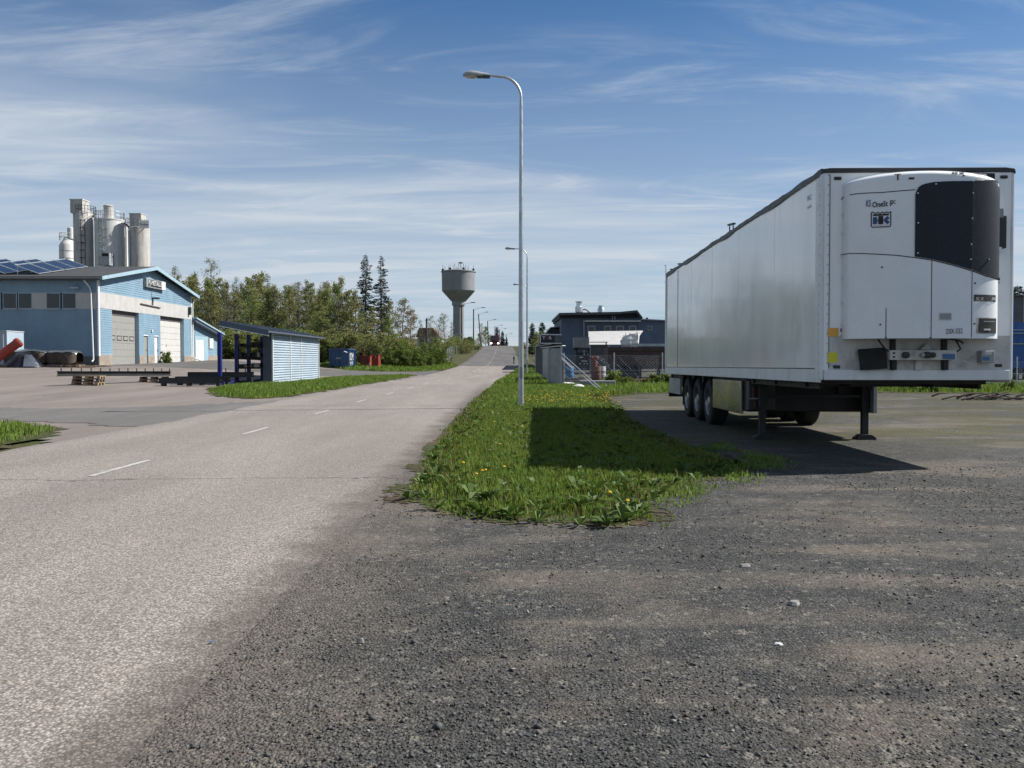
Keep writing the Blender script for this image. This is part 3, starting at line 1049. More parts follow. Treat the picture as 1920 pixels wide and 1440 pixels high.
# ------------------------------------------------------------------ the refrigerated semi-trailer
def trailer():
    T = thing('refrigerated_trailer', 'long white refrigerated semi-trailer standing on its landing legs', 'trailer', (4.24, 11.85, 0), R(-1.09), rx=R(-.38))
    WD, LN, Z0, Z1 = 2.57, 13.4, 1.21, 4.05
    zg = lambda y: .00663 * y
    lx = lambda px, d=11.85: (px - 960) * d / F - 4.24
    lz = lambda py, d=11.85: CH + (HY - py) * d / F + .0
    body = MB().box(0, WD, 0, LN, Z0, Z1).build('body', 'trailer_white', T, bevel=.025)
    # side trim
    for s, x0, x1 in ((0, -.016, .004), (1, WD - .004, WD + .016)):
        MB().box(x0, x1, .02, LN, Z0 - .05, Z0 + .14).build('lower_rail', 'trailer_trim', T, bevel=.004)
    MB().box(-.019, -.013, .02, LN, Z0 + .135, Z0 + .150).build('rail_lip', 'roof_edge', T)
    for y in (2.3, 4.7, 7.1, 9.5):
        MB().box(-.002, .001, y, y + .006, Z0 + .15, Z1 - .1).build('panel_joint', 'trailer_white', T)
    MB().box(-.007, .001, 11.42, 11.437, Z0 + .15, Z1 - .1).build('panel_joint', 'ink', T)
    MB().box(-.022, .02, LN - .09, LN + .02, Z0 - .05, Z1 + .01).build('rear_post', 'trailer_trim', T)
    MB().box(WD - .02, WD + .022, LN - .09, LN + .02, Z0 - .05, Z1 + .01).build('rear_post', 'trailer_trim', T)
    # front corner posts with rivets
    for x0, x1 in ((-.024, .03), (WD - .03, WD + .024)):
        MB().box(x0, x1, -.012, .075, Z0 - .02, Z1 - .03).build('corner_post', 'trailer_trim', T, bevel=.022)
    MB().box(-.02, .012, .075, .22, Z0 + .0, Z1 - .08).build('edge_strip', 'trailer_trim', T)
    rv = MB()
    for k in range(21):
        z = Z0 + .08 + k * .135
        rv.lathe([(.007, 0), (.004, .006)], 6)
        n = 12
        rv.v[-n:] = [(-.024 - p[2], .035 + p[0], z + p[1]) for p in rv.v[-n:]]
        rv.lathe([(.007, 0), (.004, .006)], 6)
        rv.v[-n:] = [(.075 + p[0], -.012 - p[2], z + p[1]) for p in rv.v[-n:]]
    o = rv.build('rivets', 'ink', T); o['kind'] = 'stuff'
    MB().box(.095, .10, -.014, 0.0, Z0 + .15, Z1 - .05).build('front_joint', 'roof_edge', T)
    # torn, wavy roof edge along the near side
    re = MB()
    ys = np.arange(0, LN + .01, .12)
    top = [Z1 + .008 + .020 * abs(float(vnoise(y, 0, 1.1, 41))) + .014 * float(vnoise(y, 0, 4.0, 42)) for y in ys]
    bot = [Z1 - .050 - .04 * max(0, float(vnoise(y, 3, .9, 43))) for y in ys]
    re.grid(lambda i, j: ((-.022 if j == 0 else -.022 if j == 1 else .05), ys[int(i)], (bot if j == 0 else top)[int(i)]), list(range(len(ys))), [0, 1, 2])
    re.build('roof_edge', 'roof_edge', T, smooth=True)
    MB().box(.03, .12, 3.2, LN, Z1, Z1 + .045).build('roof_rail', 'roof_edge', T)
    for (y, dz, l) in ((5.45, .16, .5), (11.2, .05, .7), (12.6, .06, .4)):
        br = MB()
        br.obox((.03, y, Z1 + dz), (.05, l, .035), (R(6), 0, 0))
        br.obox((.03, y - l * .3, Z1 + dz / 2), (.02, .02, dz))
        br.obox((.03, y + l * .3, Z1 + dz / 2), (.02, .02, dz))
        br.build('roof_bracket', 'steel_dark', T)
    # front: cap, lights, skirt
    MB().prism([(-.03, Z1 - .05), (-.015, Z1 + .02), (.10, Z1 + .036), (WD - .1, Z1 + .036), (WD + .015, Z1 + .02), (WD + .03, Z1 - .05), (WD + .0, Z1 - .03), (.0, Z1 - .03)], 'y', -.022, .10).build('roof_cap', 'dark_plastic', T, bevel=.008)
    for (x, z) in ((.20, 3.945), (WD - .13, 3.955), (.205, 1.375), (WD - .175, 1.395)):
        MB().box(x - .05, x + .05, -.022, 0, z - .022, z + .022).build('marker_light', 'dark_plastic', T, bevel=.014)
    MB().box(.10, WD - .03, -.010, .004, 1.34, 1.80).build('front_lower_panel', 'grime_white', T)
    MB().box(.03, WD - .03, -.032, .01, Z0 - .015, 1.335).build('front_skirt', 'trailer_trim', T, bevel=.01)
    # the cooling unit: a bowed casing
    c, hw, zb = 1.305, 1.03, 1.754

    def zt(x):
        q = (x - c) / hw
        return 4.0 - .085 * q * q - .05 * abs(q) ** 6

    def S(x, z, off=0.):
        q = max(-1, min(1, (x - c) / hw))
        y = -(.43 - .18 * q * q) * (1 - abs(q) ** 12) ** .5
        t = (z - (zt(x) - .11)) / .11
        if t > 0:
            y *= max(0, 1 - t ** 3) ** .5
        if off:
            e = 1e-3
            nx = (S(x + e, z)[1] - S(x - e, z)[1]) / (2 * e)
            n = Vector((-nx, 1, 0)).normalized()
            return (x - n.x * off, y - n.y * off, z)
        return (x, y, z)
    qs = np.sin(np.linspace(-1, 1, 61) * math.pi / 2)
    us = [c + hw * q for q in qs]
    vv = [k / 24 * .95 for k in range(25)] + [.95 + .05 * math.sin(k / 8 * math.pi / 2) for k in range(1, 9)]
    cas = MB().grid(lambda x, v: S(x, zb + v * (zt(x) - zb)), us, vv)
    n = len(cas.v)
    cas.add([S(x, zb) for x in us] + [(x, 0, zb) for x in us], [(i, i + 1, len(us) + i + 1, len(us) + i) for i in range(len(us) - 1)])
    U = cas.build('cooling_unit', 'unit_white', T, smooth=True, angle=60)

    def ux(px):
        x = lx(px)
        for _ in range(3):
            x = lx(px, 11.85 + S(x, 2.5)[1])
        return x

    def uz(py, x):
        return lz(py, 11.85 + S(x, 2.5)[1])

    def P(px, py):
        x = ux(px)
        return (x, uz(py, x))

    def seam(name, pts, w=.0055, mat='ink', off=.004, parent=U):
        q = []
        for (a, b) in zip(pts, pts[1:]):
            m = max(2, int(math.dist(a, b) / .04))
            q += [(a[0] + (b[0] - a[0]) * k / m, a[1] + (b[1] - a[1]) * k / m) for k in range(m)]
        q.append(pts[-1])
        mb = MB()
        vs = []
        for i, p in enumerate(q):
            a, b = q[max(i - 1, 0)], q[min(i + 1, len(q) - 1)]
            d = math.dist(a, b) or 1
            nx, nz = -(b[1] - a[1]) / d * w, (b[0] - a[0]) / d * w
            vs += [S(p[0] + nx, p[1] + nz, off), S(p[0] - nx, p[1] - nz, off)]
        mb.add(vs, [(2 * i, 2 * i + 2, 2 * i + 3, 2 * i + 1) for i in range(len(q) - 1)])
        return mb.build(name, mat, parent)

    def patch(name, x0, x1, f0, f1, mat, off=.006, nx=10, nz=8, parent=U):
        xs = np.linspace(x0, x1, nx)
        return MB().grid(lambda x, v: S(x, f0(x) + (f1(x) - f0(x)) * v, off), xs, np.linspace(0, 1, nz)).build(name, mat, parent, smooth=True)

    arc_px = [(1580, 478), (1630, 477), (1680, 480), (1712, 484), (1745, 489), (1785, 499), (1820, 509.5), (1845, 519), (1869, 531)]
    arc = [P(*p) for p in arc_px]
    ax = [p[0] for p in arc]; az = [p[1] for p in arc]
    fa = lambda x: float(np.interp(x, ax, az))
    seam('panel_seam', arc)
    seam('panel_seam', [P(1580, 376), P(1590, 371), P(1650, 363), P(1713, 358)])
    zlow = zb + .012
    for px in (1661, 1745, 1819.5):
        x = ux(px)
        seam('panel_seam', [(x, zlow), (x, (fa(x) if px != 1661 else lz(578, 11.45)))], .0045)
    # dark grille, two panels
    tp = [P(*p) for p in ((1713, 366), (1715, 357), (1721, 351), (1731, 347), (1747, 344), (1780, 342.5), (1820, 342.5), (1871, 345))]
    tx = [p[0] for p in tp]; tz = [p[1] for p in tp]
    ft = lambda x: float(np.interp(x, tx, tz))
    xa, xb, xc = ux(1713), ux(1819), c + hw * .985
    patch('grille_panel', xa, xb - .004, lambda x: fa(x) + .012, ft, 'unit_grille', .014, 22, 12)
    patch('grille_panel', xb + .004, xc, lambda x: fa(x) + .012, ft, 'unit_grille', .014, 12, 12)
    sc = MB()
    for (px, py) in ((1713 + 4, 365), (1718, 420), (1718, 476), (1750, 348), (1818, 365), (1817, 412), (1816, 460), (1815, 488), (1848, 488)):
        x, z = P(px, py)
        p = S(x, z, .02)
        sc.obox(p, (.016, .012, .016))
    sc.build('grille_screws', 'alu', U)['kind'] = 'stuff'
    v0, v1 = P(1825, 341), P(1870, 328)
    patch('vent_mesh', v0[0], min(v1[0], xc), lambda x: v0[1], lambda x: v1[1], 'unit_grille', .008, 8, 3)
    # lettering and emblem
    def word(txt, px, py, h_px, mat='ink', wpx=None, bold=True, tilt=0.):
        x, z = P(px, py)
        s = h_px * 11.45 / F / .70
        lettering('lettering', txt, s, mat, U, lambda u, v: S(x + u, z + v + u * tilt, .010), bold, True, wpx * 11.45 / F if wpx else None)
    word('T', 1680.5, 334, 12, wpx=11)
    word('-', 1705.5, 337, 18, wpx=10)
    word("'", 1784, 327, 14, wpx=4)
    word("'", 1790, 327, 14, wpx=4)
    word('-', 1800, 326, 15, wpx=9)
    word("'", 1801.5, 332, 9, wpx=4)
    word('OneSt', 1648, 384.5, 10, wpx=26, tilt=.05)
    word('p:', 1671.5, 382.5, 10, wpx=9, tilt=.05)
    word('K5', 1626.5, 383, 12, 'logo_blue', wpx=7.5, tilt=.05)

    def rect(name, px0, py0, px1, py1, mat, parent=U, off=.008):
        a, b = P(px0, py1), P(px1, py0)
        return patch(name, a[0], b[0], lambda x: a[1], lambda x: b[1], mat, off, 4, 3, parent)
    fr = seam('emblem', [P(1632, 400), P(1632, 425), P(1634, 427.5), P(1666, 426.5), P(1668, 424.5), P(1668, 398), P(1664, 401), P(1660, 399), P(1656, 401.5), P(1652, 399.2), P(1648, 402), P(1644, 399.5), P(1640, 402.4), P(1635, 399.5), P(1632, 400)], .006, 'ink', .008)
    rect('emblem_bar', 1635, 402.4, 1664.5, 406.6, 'ink', fr)
    rect('emblem_stem', 1645, 406.6, 1654, 422, 'ink', fr)
    rect('emblem_letter', 1635, 408.5, 1642.5, 422, 'logo_blue', fr)
    rect('emblem_letter', 1642.5, 413, 1644, 417, 'logo_blue', fr)
    seam('emblem_letter', [P(1664, 409), P(1657, 414), P(1664, 420)], .02, 'logo_blue', .009, fr)
    rect('emblem_letter', 1656.5, 412.2, 1660, 416, 'logo_blue', fr, .0095)
    rect('emblem_line', 1635, 423.3, 1664.5, 424.6, 'ink', fr)
    pl = rect('name_plate', 1823, 557, 1865.5, 565.5, 'ink')
    x, z = P(1833, 561.3)
    lettering('lettering', 'SLX', .058, 'white_paint', U, lambda u, v: S(x + u + v * .25, z + v, .016), True, True, 17 * 11.6 / F)
    x2, z2 = P(1857.5, 561.3)
    lettering('lettering', '300', .058, 'white_paint', U, lambda u, v: S(x2 + u + v * .2, z2 + v, .016), True, True, 13 * 11.6 / F)
    word('DIX-552', 1788, 621.5, 9.5, wpx=31, bold=False, tilt=.04)
    # handle recess, control display, stickers, screws
    rect('latch_frame', 1760, 587.5, 1782, 600.5, 'white_paint', U, .010)
    rect('latch_recess', 1761.5, 588.8, 1780.5, 599, 'galv_dull', U, .014)
    a = rect('display_frame', 1829, 598, 1863, 626, 'white_paint', U, .012)
    rect('display', 1831, 599.6, 1861.5, 624.5, 'black', U, .018)
    rect('display_line', 1840, 617, 1852, 620, 'sticker_white', U, .022)
    rect('display_line', 1840, 603, 1858, 604, 'galv_dull', U, .022)
    rect('sticker', 1577.5, 616, 1583, 622.5, 'sticker_red')
    rect('sticker', 1577.5, 627, 1584, 633.5, 'sticker_white')
    hs = MB()
    for (px, py) in ((1652.5, 502), (1650.5, 609), (1825, 532), (1824.5, 607.5), (1661, 634), (1744, 634)):
        x, z = P(px, py)
        hs.obox(S(x, z, .006), (.018, .012, .018))
    hs.build('casing_plugs', 'ink', U)['kind'] = 'stuff'
    hk = MB()
    for z in (1.95, 2.25, 2.6, 2.9, 3.2, 3.45):
        hk.box(c - hw - .012, c - hw + .01, -.05, -.02, z - .02, z + .02)
    hk.build('casing_clips', 'trailer_trim', U)['kind'] = 'stuff'
    # pipes and brackets on the right of the unit
    MB().box(2.30, 2.44, -.10, 0, 2.98, 3.42).build('side_box', 'dark_plastic', T, bevel=.01)
    MB().box(2.28, 2.36, -.16, -.1, 3.38, 3.50).build('side_duct', 'galv_dull', T)
    MB().box(2.26, 2.36, -.13, -.06, 2.93, 2.99).build('side_duct', 'alu', T)
    MB().box(2.27, 2.36, -.09, 0, 2.55, 2.585).build('side_hinge', 'dark_plastic', T)
    # stickers on the front wall
    def fp(name, px0, py0, px1, py1, mat, y=-.016):
        return MB().box(lx(px0), lx(px1), y, y + .004, lz(py1), lz(py0)).build(name, mat, T)
    fp('warning_sticker', 1552, 615, 1571, 631, 'sticker_orange')
    fp('warning_sticker', 1552, 661, 1569.5, 679.5, 'sticker_yellow')
    lettering('lettering', 'FRC', .10, 'logo_blue', T, lambda u, v: (-.009, .55 - u, 3.79 + v), False)
    lettering('lettering', '04-2025', .055, 'logo_blue', T, lambda u, v: (-.009, .55 - u, 3.66 + v), False)
    lettering('lettering', 'FP 220364', .03, 'logo_blue', T, lambda u, v: (lx(1563) + u, -.018, lz(685) + v), False)
    # connections below the unit
    cb = MB().box(lx(1659), lx(1781), -.16, -.02, lz(675), lz(657)).build('connection_bar', 'grime_white', T, bevel=.006)
    for (px, r) in ((1686, .045), (1716, .028), (1725, .045), (1735, .036)):
        s = MB().lathe([(r, 0), (r, .06), (r * .6, .07)], 12)
        s.v = [(lx(px) + p[0], -.16 - p[2], lz(666) + p[1]) for p in s.v]
        s.build('socket', 'dark_plastic' if px != 1716 else 'galv_dull', cb, smooth=True)
    MB().box(lx(1755), lx(1777), -.175, -.16, lz(673.5), lz(664)).build('display_box', 'sticker_blue', cb)
    for px in (1664, 1665):
        MB().box(lx(1664), lx(1668), -.166, -.16, lz(664 if px == 1664 else 671), lz(661 if px == 1664 else 668)).build('bolt', 'ink', cb)
    for px in (1671, 1766):
        MB().box(lx(px) - .03, lx(px) + .03, -.10, -.01, 1.335, lz(675)).build('bar_support', 'chassis', T)
        MB().box(lx(px) - .035, lx(px) + .03, -.06, -.011, lz(657), 1.80).build('bar_support', 'chassis', T)
    MB().box(lx(1712), lx(1724), -.06, -.012, 1.335, lz(675)).build('bar_support', 'grime_white', T)
    MB().prism([(lx(1718), lz(656)), (lx(1736), lz(656)), (lx(1736), lz(646)), (lx(1727), lz(646))], 'y', -.12, -.02).build('bracket', 'galv_dull', T)
    mf = MB().obox((lx(1631), -.09, lz(673)), (.37, .03, .29), (R(-8), R(-4), 0)).build('hanging_flap', 'rubber', T, bevel=.012)
    MB().box(lx(1828), lx(1852), -.14, -.01, lz(680.5), lz(658)).build('junction_box', 'galv_dull', T, bevel=.008)
    MB().box(lx(1830), lx(1842), -.146, -.14, lz(676), lz(669)).build('junction_label', 'sticker_blue', T)
    MB().box(lx(1833), lx(1846), -.146, -.14, lz(665), lz(660)).build('junction_label', 'sticker_white', T)
    for q in ([(lx(1640), -.03, 1.80), (lx(1645), -.09, 1.70), (lx(1652), -.12, 1.62), (lx(1662), -.1, 1.58)], [(lx(1782), -.06, 1.78), (lx(1786), -.10, 1.70), (lx(1792), -.10, 1.62), (lx(1781), -.1, 1.56)],
              [(lx(1765), -.05, 1.76), (lx(1778), -.12, 1.745), (lx(1790), -.10, 1.73), (lx(1800), -.05, 1.70)]):
        MB().path(q, .011, 6).build('hose', 'rubber', T, smooth=True)
    # chassis
    ch = MB()
    for x in (.62, 1.80):
        ch.box(x, x + .14, .6, 4.5, 1.09, Z0)
        ch.box(x, x + .14, 4.4, LN - .1, .86, Z0 - .003)
    for y in (1.0, 2.6, 4.0, 6.2, 8.5, 11.2, 13.0):
        ch.box(.1, WD - .1, y, y + .10, 1.08 if y < 4.2 else 1.0, Z0 - .006)
    ch.box(.15, WD - .15, .35, 1.6, 1.13, Z0 + .002)
    ch.lathe([(.045, 0), (.045, .10), (.07, .10), (.07, .16)], 12, (WD / 2, 1.6, 1.02))
    ch.build('chassis', 'chassis', T)
    for s in (0, 1):
        w = .14 if s == 0 else WD - .18
        MB().box(w, w + .04, .5, LN - .2, 1.06, Z0 - .02).build('side_rave', 'chassis', T)
    pb = MB().box(.12, WD - .10, 4.50, 7.2, .52, 1.16).build('pallet_box', 'chassis', T, bevel=.02)
    MB().box(.055, .115, 4.72, 7.25, .47, 1.10).build('pallet_box_side', 'stainless', T, bevel=.012)
    MB().box(.10, .60, 4.30, 4.49, .55, 1.12).build('tool_box', 'dark_plastic', T, bevel=.02)
    MB().path([(.18, 4.28, 1.0), (.18, 4.26, .8), (.22, 4.26, .62)], .02, 6).build('hose', 'rust', T)
    for x in (.33, 2.22):
        lg = MB().box(x - .075, x + .075, 4.15, 4.29, .60, Z0).build('landing_leg', 'chassis', T, bevel=.01)
        MB().box(x - .055, x + .055, 4.165, 4.275, .10, .62).build('inner_leg', 'steel_dark', lg)
        MB().prism([(x - .17, .028), (x + .17, .028), (x + .17, .06), (x + .08, .12), (x - .08, .12), (x - .17, .06)], 'y', 4.08, 4.36).build('foot', 'chassis', lg)
    MB().box(.33, 2.22, 4.2, 4.24, .80, .85).build('leg_shaft', 'chassis', T)
    MB().box(2.30, 2.36, 4.0, 4.6, .52, 1.16).build('leg_guard', 'galv_dull', T)
    MB().tube((.10, 4.22, .78), (.30, 4.22, .78), .012).build('crank', 'galv_dull', T)
    # wheels
    def wheel(x, y, side):
        wt = MB()
        r = .515
        zc = zg(y) + r
        prof = [(.30, -.19), (.46, -.19), (.505, -.15), (r, -.10), (r, .10), (.505, .15), (.46, .19), (.30, .19)]
        wt.lathe(prof, 32, cap=False)
        wt.v = [(x + p[2], y + p[0], zc + p[1]) for p in wt.v]
        t = wt.build('wheel', 'rubber', T, smooth=True, angle=35)
        rm = MB()
        prof = [(.300, .185), (.285, .16), (.275, .05), (.20, .03), (.17, .05), (.13, .06), (.12, .17), (.08, .185), (0.001, .185)]
        rm.lathe([(a, b) for a, b in prof], 28, cap=False)
        sgn = -1 if side == 0 else 1
        rm.v = [(x + sgn * p[2], y + p[0], zc + p[1]) for p in rm.v]
        rm.build('rim', 'rim', t, smooth=True, angle=30)
        bl = MB()
        for k in range(10):
            a = 2 * math.pi * k / 10
            bl.tube((x + sgn * .04, y + .168 * math.cos(a), zc + .168 * math.sin(a)), (x + sgn * .085, y + .168 * math.cos(a), zc + .168 * math.sin(a)), .016, None, 6)
        for k in range(10):
            a = 2 * math.pi * (k + .5) / 10
            bl.obox((x + sgn * .048, y + .235 * math.cos(a), zc + .235 * math.sin(a)), (.012, .05, .05))
        bl.build('wheel_nuts', 'steel_dark', t)['kind'] = 'stuff'
    for y in (7.87, 9.18, 10.49):
        wheel(.27, y, 0)
        wheel(WD - .27, y, 1)
        MB().tube((.3, y, zg(y) + .515), (WD - .3, y, zg(y) + .515), .075, None, 10).build('axle', 'chassis', T)
        for x in (.27, WD - .27):
            mb = MB()
            mb.grid(lambda a, w: (x + w, y + .60 * math.cos(a), zg(y) + .515 + .60 * math.sin(a)), np.linspace(R(25), R(155), 9), [-.21, .21])
            mb.build('mudguard', 'dark_plastic', T, smooth=True)
    for x0 in (.10, WD - .52):
        MB().box(x0, x0 + .42, 11.2, 11.22, .35, .95).build('mudflap', 'rubber', T)
    MB().box(.06, WD - .06, LN - .25, LN - .12, .50, .64).build('rear_underrun_bar', 'chassis', T)
    MB().box(.05, .11, 11.35, 13.1, .62, 1.05).build('rear_side_panel', 'galv_dull', T)
    for x0 in (.2, WD - .5):
        MB().box(x0, x0 + .3, LN - .06, LN - .02, .78, .92).build('tail_light', 'red_paint', T)
    return T


trailer()


# ------------------------------------------------------------------ street lamps on the right of the road
def street_lamp_proto(H):
    t = link(bpy.data.objects.new('street_lamp', None))
    arc = [(0, 0, 0), (0, 0, H * .5), (0, 0, H - .95)]
    rad = [.083, .066, .050]
    pole = MB().path(arc, rad, 14).build('pole', 'galv', t, smooth=True)
    MB().lathe([(.12, -.05), (.12, .06), (.10, .10)], 14).build('base_sleeve', 'galv_dull', t, smooth=True)
    MB().box(-.045, .045, -.095, -.06, .9, 1.25).build('service_door', 'galv_dull', pole)
    pts = [(0, 0, H - .97)]
    for k in range(9):
        a = math.pi / 2 * k / 8
        pts.append((-.62 + .62 * math.cos(a), 0, H - .72 + .62 * math.sin(a)))
    pts += [(-.95, 0, H - .06)]
    MB().path(pts, [.048] + [.040] * 9 + [.034], 12).build('arm', 'galv', t, smooth=True)
    hd = MB()
    sec = []
    for (x, w, zt_, zb_) in ((-.93, .055, .03, -.05), (-1.02, .075, .055, -.075), (-1.18, .095, .085, -.085), (-1.32, .125, .115, -.075), (-1.48, .14, .13, -.06), (-1.62, .12, .10, -.055), (-1.70, .075, .045, -.045), (-1.73, .02, .0, -.03)):
        sec.append([(x, w * math.cos(a), H - .055 + (zt_ if math.sin(a) > 0 else -zb_) * math.sin(a)) for a in np.linspace(0, 2 * math.pi, 15)[:-1]])
    vs = [p for s in sec for p in s]
    fs = [(i * 14 + k, i * 14 + (k + 1) % 14, (i + 1) * 14 + (k + 1) % 14, (i + 1) * 14 + k) for i in range(len(sec) - 1) for k in range(14)]
    fs += [tuple(range(14)), tuple((len(sec) - 1) * 14 + k for k in range(14))]
    hd.add(vs, fs)
    h = hd.build('lamp_head', 'galv_dull', t, smooth=True)
    MB().box(-1.30, -.92, -.085, .085, H - .135, H - .085).build('gear_tray', 'dark_plastic', h, bevel=.01)
    gl = MB()
    gl.lathe([(.115, 0), (.105, -.035), (.06, -.06), (.001, -.068)], 14)
    gl.v = [(-1.49 + p[0] * 1.55, p[1], H - .095 + p[2]) for p in gl.v]
    gl.build('lamp_glass', 'lamp_glass', h, smooth=True)
    return t


lp = street_lamp_proto(9.95)
for i, (X, Y, lab) in enumerate(((.27, 25.9, 'tall galvanised street lamp nearest, standing in the verge grass'),
                                 (1.18, 67.5, 'second galvanised street lamp, next after the nearest along the verge'),
                                 (1.85, 109, 'third and farthest curved street lamp right of the road'))):
    o = lp if i == 0 else copy_tree(lp)
    o.location = (X, Y, g(X, Y))
    tag(o, lab, 'street lamp', 'curved street lamps along the right verge')


# ------------------------------------------------------------------ the blue workshop
def workshop():
    GX, Y0, Y1, zb, ze, za = -29.6, 62.0, 80.0, .95, 7.35, 8.95
    XL = -62.0
    ym = (Y0 + Y1) / 2
    B = thing('metal_workshop', 'light blue clapboard workshop with two roller doors and solar panels', 'building', (GX, Y0, zb))
    roofz = lambda y: za - (za - ze) * abs(y - ym) / (ym - Y0)

    def part(mb, name, mat, parent=None, **k):
        return W(mb, B).build(name, mat, parent or B, **k)
    core = MB()
    core.prism([(Y0 + .02, zb), (Y1 - .02, zb), (Y1 - .02, ze), (ym, za - .02), (Y0 + .02, ze)], 'x', XL, GX - .62)
    part(core, 'core_wall', 'navy_dark')
    # gable facing the road
    gb = MB()
    ln = lambda z: Y0 if z < ze else ym - (za - z) / (za - ze) * (ym - Y0)
    rn = lambda z: Y1 if z < ze else ym + (za - z) / (za - ze) * (Y1 - ym)
    doors = [(64.1, 68.7), (72.9, 78.1)]
    walk = [(69.6, 70.35), (71.65, 72.4)]
    siding(gb, (GX, 0, 0), (0, 1, 0), (1, 0, 0), ln, rn, 6.35, za, .17)
    for (a, b) in ((Y0, 64.1), (68.7, 69.6), (70.35, 71.65), (72.4, 72.9), (78.1, Y1)):
        siding(gb, (GX, 0, 0), (0, 1, 0), (1, 0, 0), a, b, 1.85, 5.2, .17)
    for (a, b) in walk:
        siding(gb, (GX, 0, 0), (0, 1, 0), (1, 0, 0), a, b, 3.42, 5.2, .17)
    part(gb, 'gable_siding', 'blue_siding')
    bk = MB()
    bk.prism([(Y0, 6.3), (Y1, 6.3), (Y1, ze), (ym, za), (Y0, ze)], 'x', GX - .10, GX - .004)
    for (a, b) in ((Y0, 64.1), (68.7, 69.6), (70.35, 71.65), (72.4, 72.9), (78.1, Y1)):
        bk.box(GX - .60, GX - .004, a, b, zb, 5.2)
    for (a, b) in walk:
        bk.box(GX - .60, GX - .004, a, b, 3.42, 5.2)
    part(bk, 'gable_backing', 'blue_trim')
    part(MB().box(GX - .60, GX + .028, Y0, Y1, 5.2, 6.35), 'render_band', 'render_band')
    for (a, b) in ((Y0, 64.1), (68.7, 69.6), (70.35, 71.65), (72.4, 72.9), (78.1, Y1)):
        part(MB().box(GX - .002, GX + .035, a + .004, b - .004, zb - .4, 1.85), 'plinth', 'plinth')
    for k, (a, b) in enumerate(doors):
        mat = 'roller_grey' if k == 0 else 'roller_white'
        d = part(MB().box(GX - .36, GX - .30, a, b, zb, 5.2), 'roller_door', mat)
        for q in range(1, 8):
            z = 1.2 + q * .52
            part(MB().box(GX - .302, GX - .296, a, b, z, z + .018), 'door_joint', 'soffit', d)
        part(MB().box(GX - .295, GX - .26, a, b, 4.85, 5.2), 'header_shade', 'soffit')  # dark strip standing in for the shade at the top of the door recess
        if k == 0:
            for q in range(4):
                yy = a + .35 + q * 1.08
                w = part(MB().box(GX - .299, GX - .285, yy, yy + .78, 2.95, 3.32), 'door_window', 'ink', d)
                part(MB().box(GX - .285, GX - .281, yy + .07, yy + .71, 3.01, 3.26), 'pane', 'roller_grey', d)
        else:
            part(MB().box(GX - .299, GX - .285, a + 1.9, a + 1.98, 2.6, 2.8), 'door_handle', 'ink', d)
    for k, (a, b) in enumerate(walk):
        d = part(MB().box(GX - .12, GX - .06, a, b, zb, 3.42), 'entrance_door', 'roller_grey' if k == 0 else 'white_trim')
        part(MB().box(GX - .06, GX - .03, b - .12, b - .08, 2.2, 2.32), 'handle', 'ink', d)
        part(MB().box(GX - .004, GX + .03, a - .08, b + .08, 3.42, 3.5), 'door_trim', 'white_trim')
    # signs, lamps
    s = part(MB().box(GX + .03, GX + .28, 69.6, 73.4, 7.35, 8.05), 'sign_box', 'galv_dull')
    part(MB().box(GX + .28, GX + .29, 69.9, 72.55, 7.43, 7.98), 'sign_face', 'ink', s)
    part(MB().box(GX + .28, GX + .30, 72.55, 73.4, 7.35, 8.05), 'sign_end', 'white_paint', s)
    l = B.location
    lettering('lettering', 'PJ-METALLI', .52, 'white_paint', s, lambda u, v: (GX + .30 - l[0], 71.22 + u - l[1], 7.70 + v - l[2]), True, True, 2.5)
    part(MB().obox((GX + .3, 71.4, 6.55), (.5, .35, .12)).tube((GX, 71.2, 7.3), (GX + .05, 71.2, 6.3), .02), 'yard_light', 'dark_plastic')
    part(MB().tube((GX + .1, 68.9, 5.95), (GX + .1, 72.8, 5.85), .045), 'conduit', 'soffit')
    part(MB().box(GX + .03, GX + .25, 79.1, 79.4, 5.6, 6.3), 'wall_lamp', 'dark_plastic')
    part(MB().box(GX + .03, GX + .1, 71.0, 71.2, 3.75, 3.95), 'door_lamp', 'white_paint')
    # long wall
    lw = MB()
    siding(lw, (0, Y0, 0), (1, 0, 0), (0, -1, 0), XL, GX, 1.75, 5.12, .17)
    siding(lw, (0, Y0, 0), (1, 0, 0), (0, -1, 0), XL, GX, 6.28, 7.35, .17)
    part(lw, 'long_wall_siding', 'blue_siding')
    part(MB().box(XL, GX, Y0 - .03, Y0 + .02, zb - .3, 1.75), 'long_plinth', 'grey_wall')
    wins = [(-36.35, -35.45), (-35.25, -34.35), (-33.25, -32.35), (-32.1, -31.2), (-38.4, -37.5), (-37.3, -36.6), (-41, -40.1)]
    for (a, b) in wins:
        w = part(MB().box(a - .05, b + .05, Y0 - .03, Y0 + .02, 5.12, 6.28), 'window', 'blue_trim')
        part(MB().box(a, b, Y0 - .036, Y0 - .03, 5.18, 6.22), 'pane', 'dark_glass', w)
        part(MB().box(a - .07, b + .07, Y0 - .09, Y0 - .03, 5.07, 5.13), 'sill', 'galv_dull', w)
    for (a, b) in ((-34.3, -33.3), (-31.15, -29.7), (-60, -41.1), (-40.05, -38.45)):
        part(MB().box(a, b, Y0 - .025, Y0 + .02, 5.12, 6.28), 'wall_panel', 'render_band')
    part(MB().obox((-31.1, Y0 - .2, 6.6), (.6, .4, .12)), 'wall_light', 'galv_dull')
    # corner trim, downpipes, roof
    part(MB().box(GX - .05, GX + .05, Y0 - .06, Y0 + .16, 1.75, 7.35), 'corner_board', 'white_trim')
    part(MB().box(GX - .10, GX + .05, Y1 - .16, Y1 + .05, 1.75, 7.35), 'corner_board', 'white_trim')
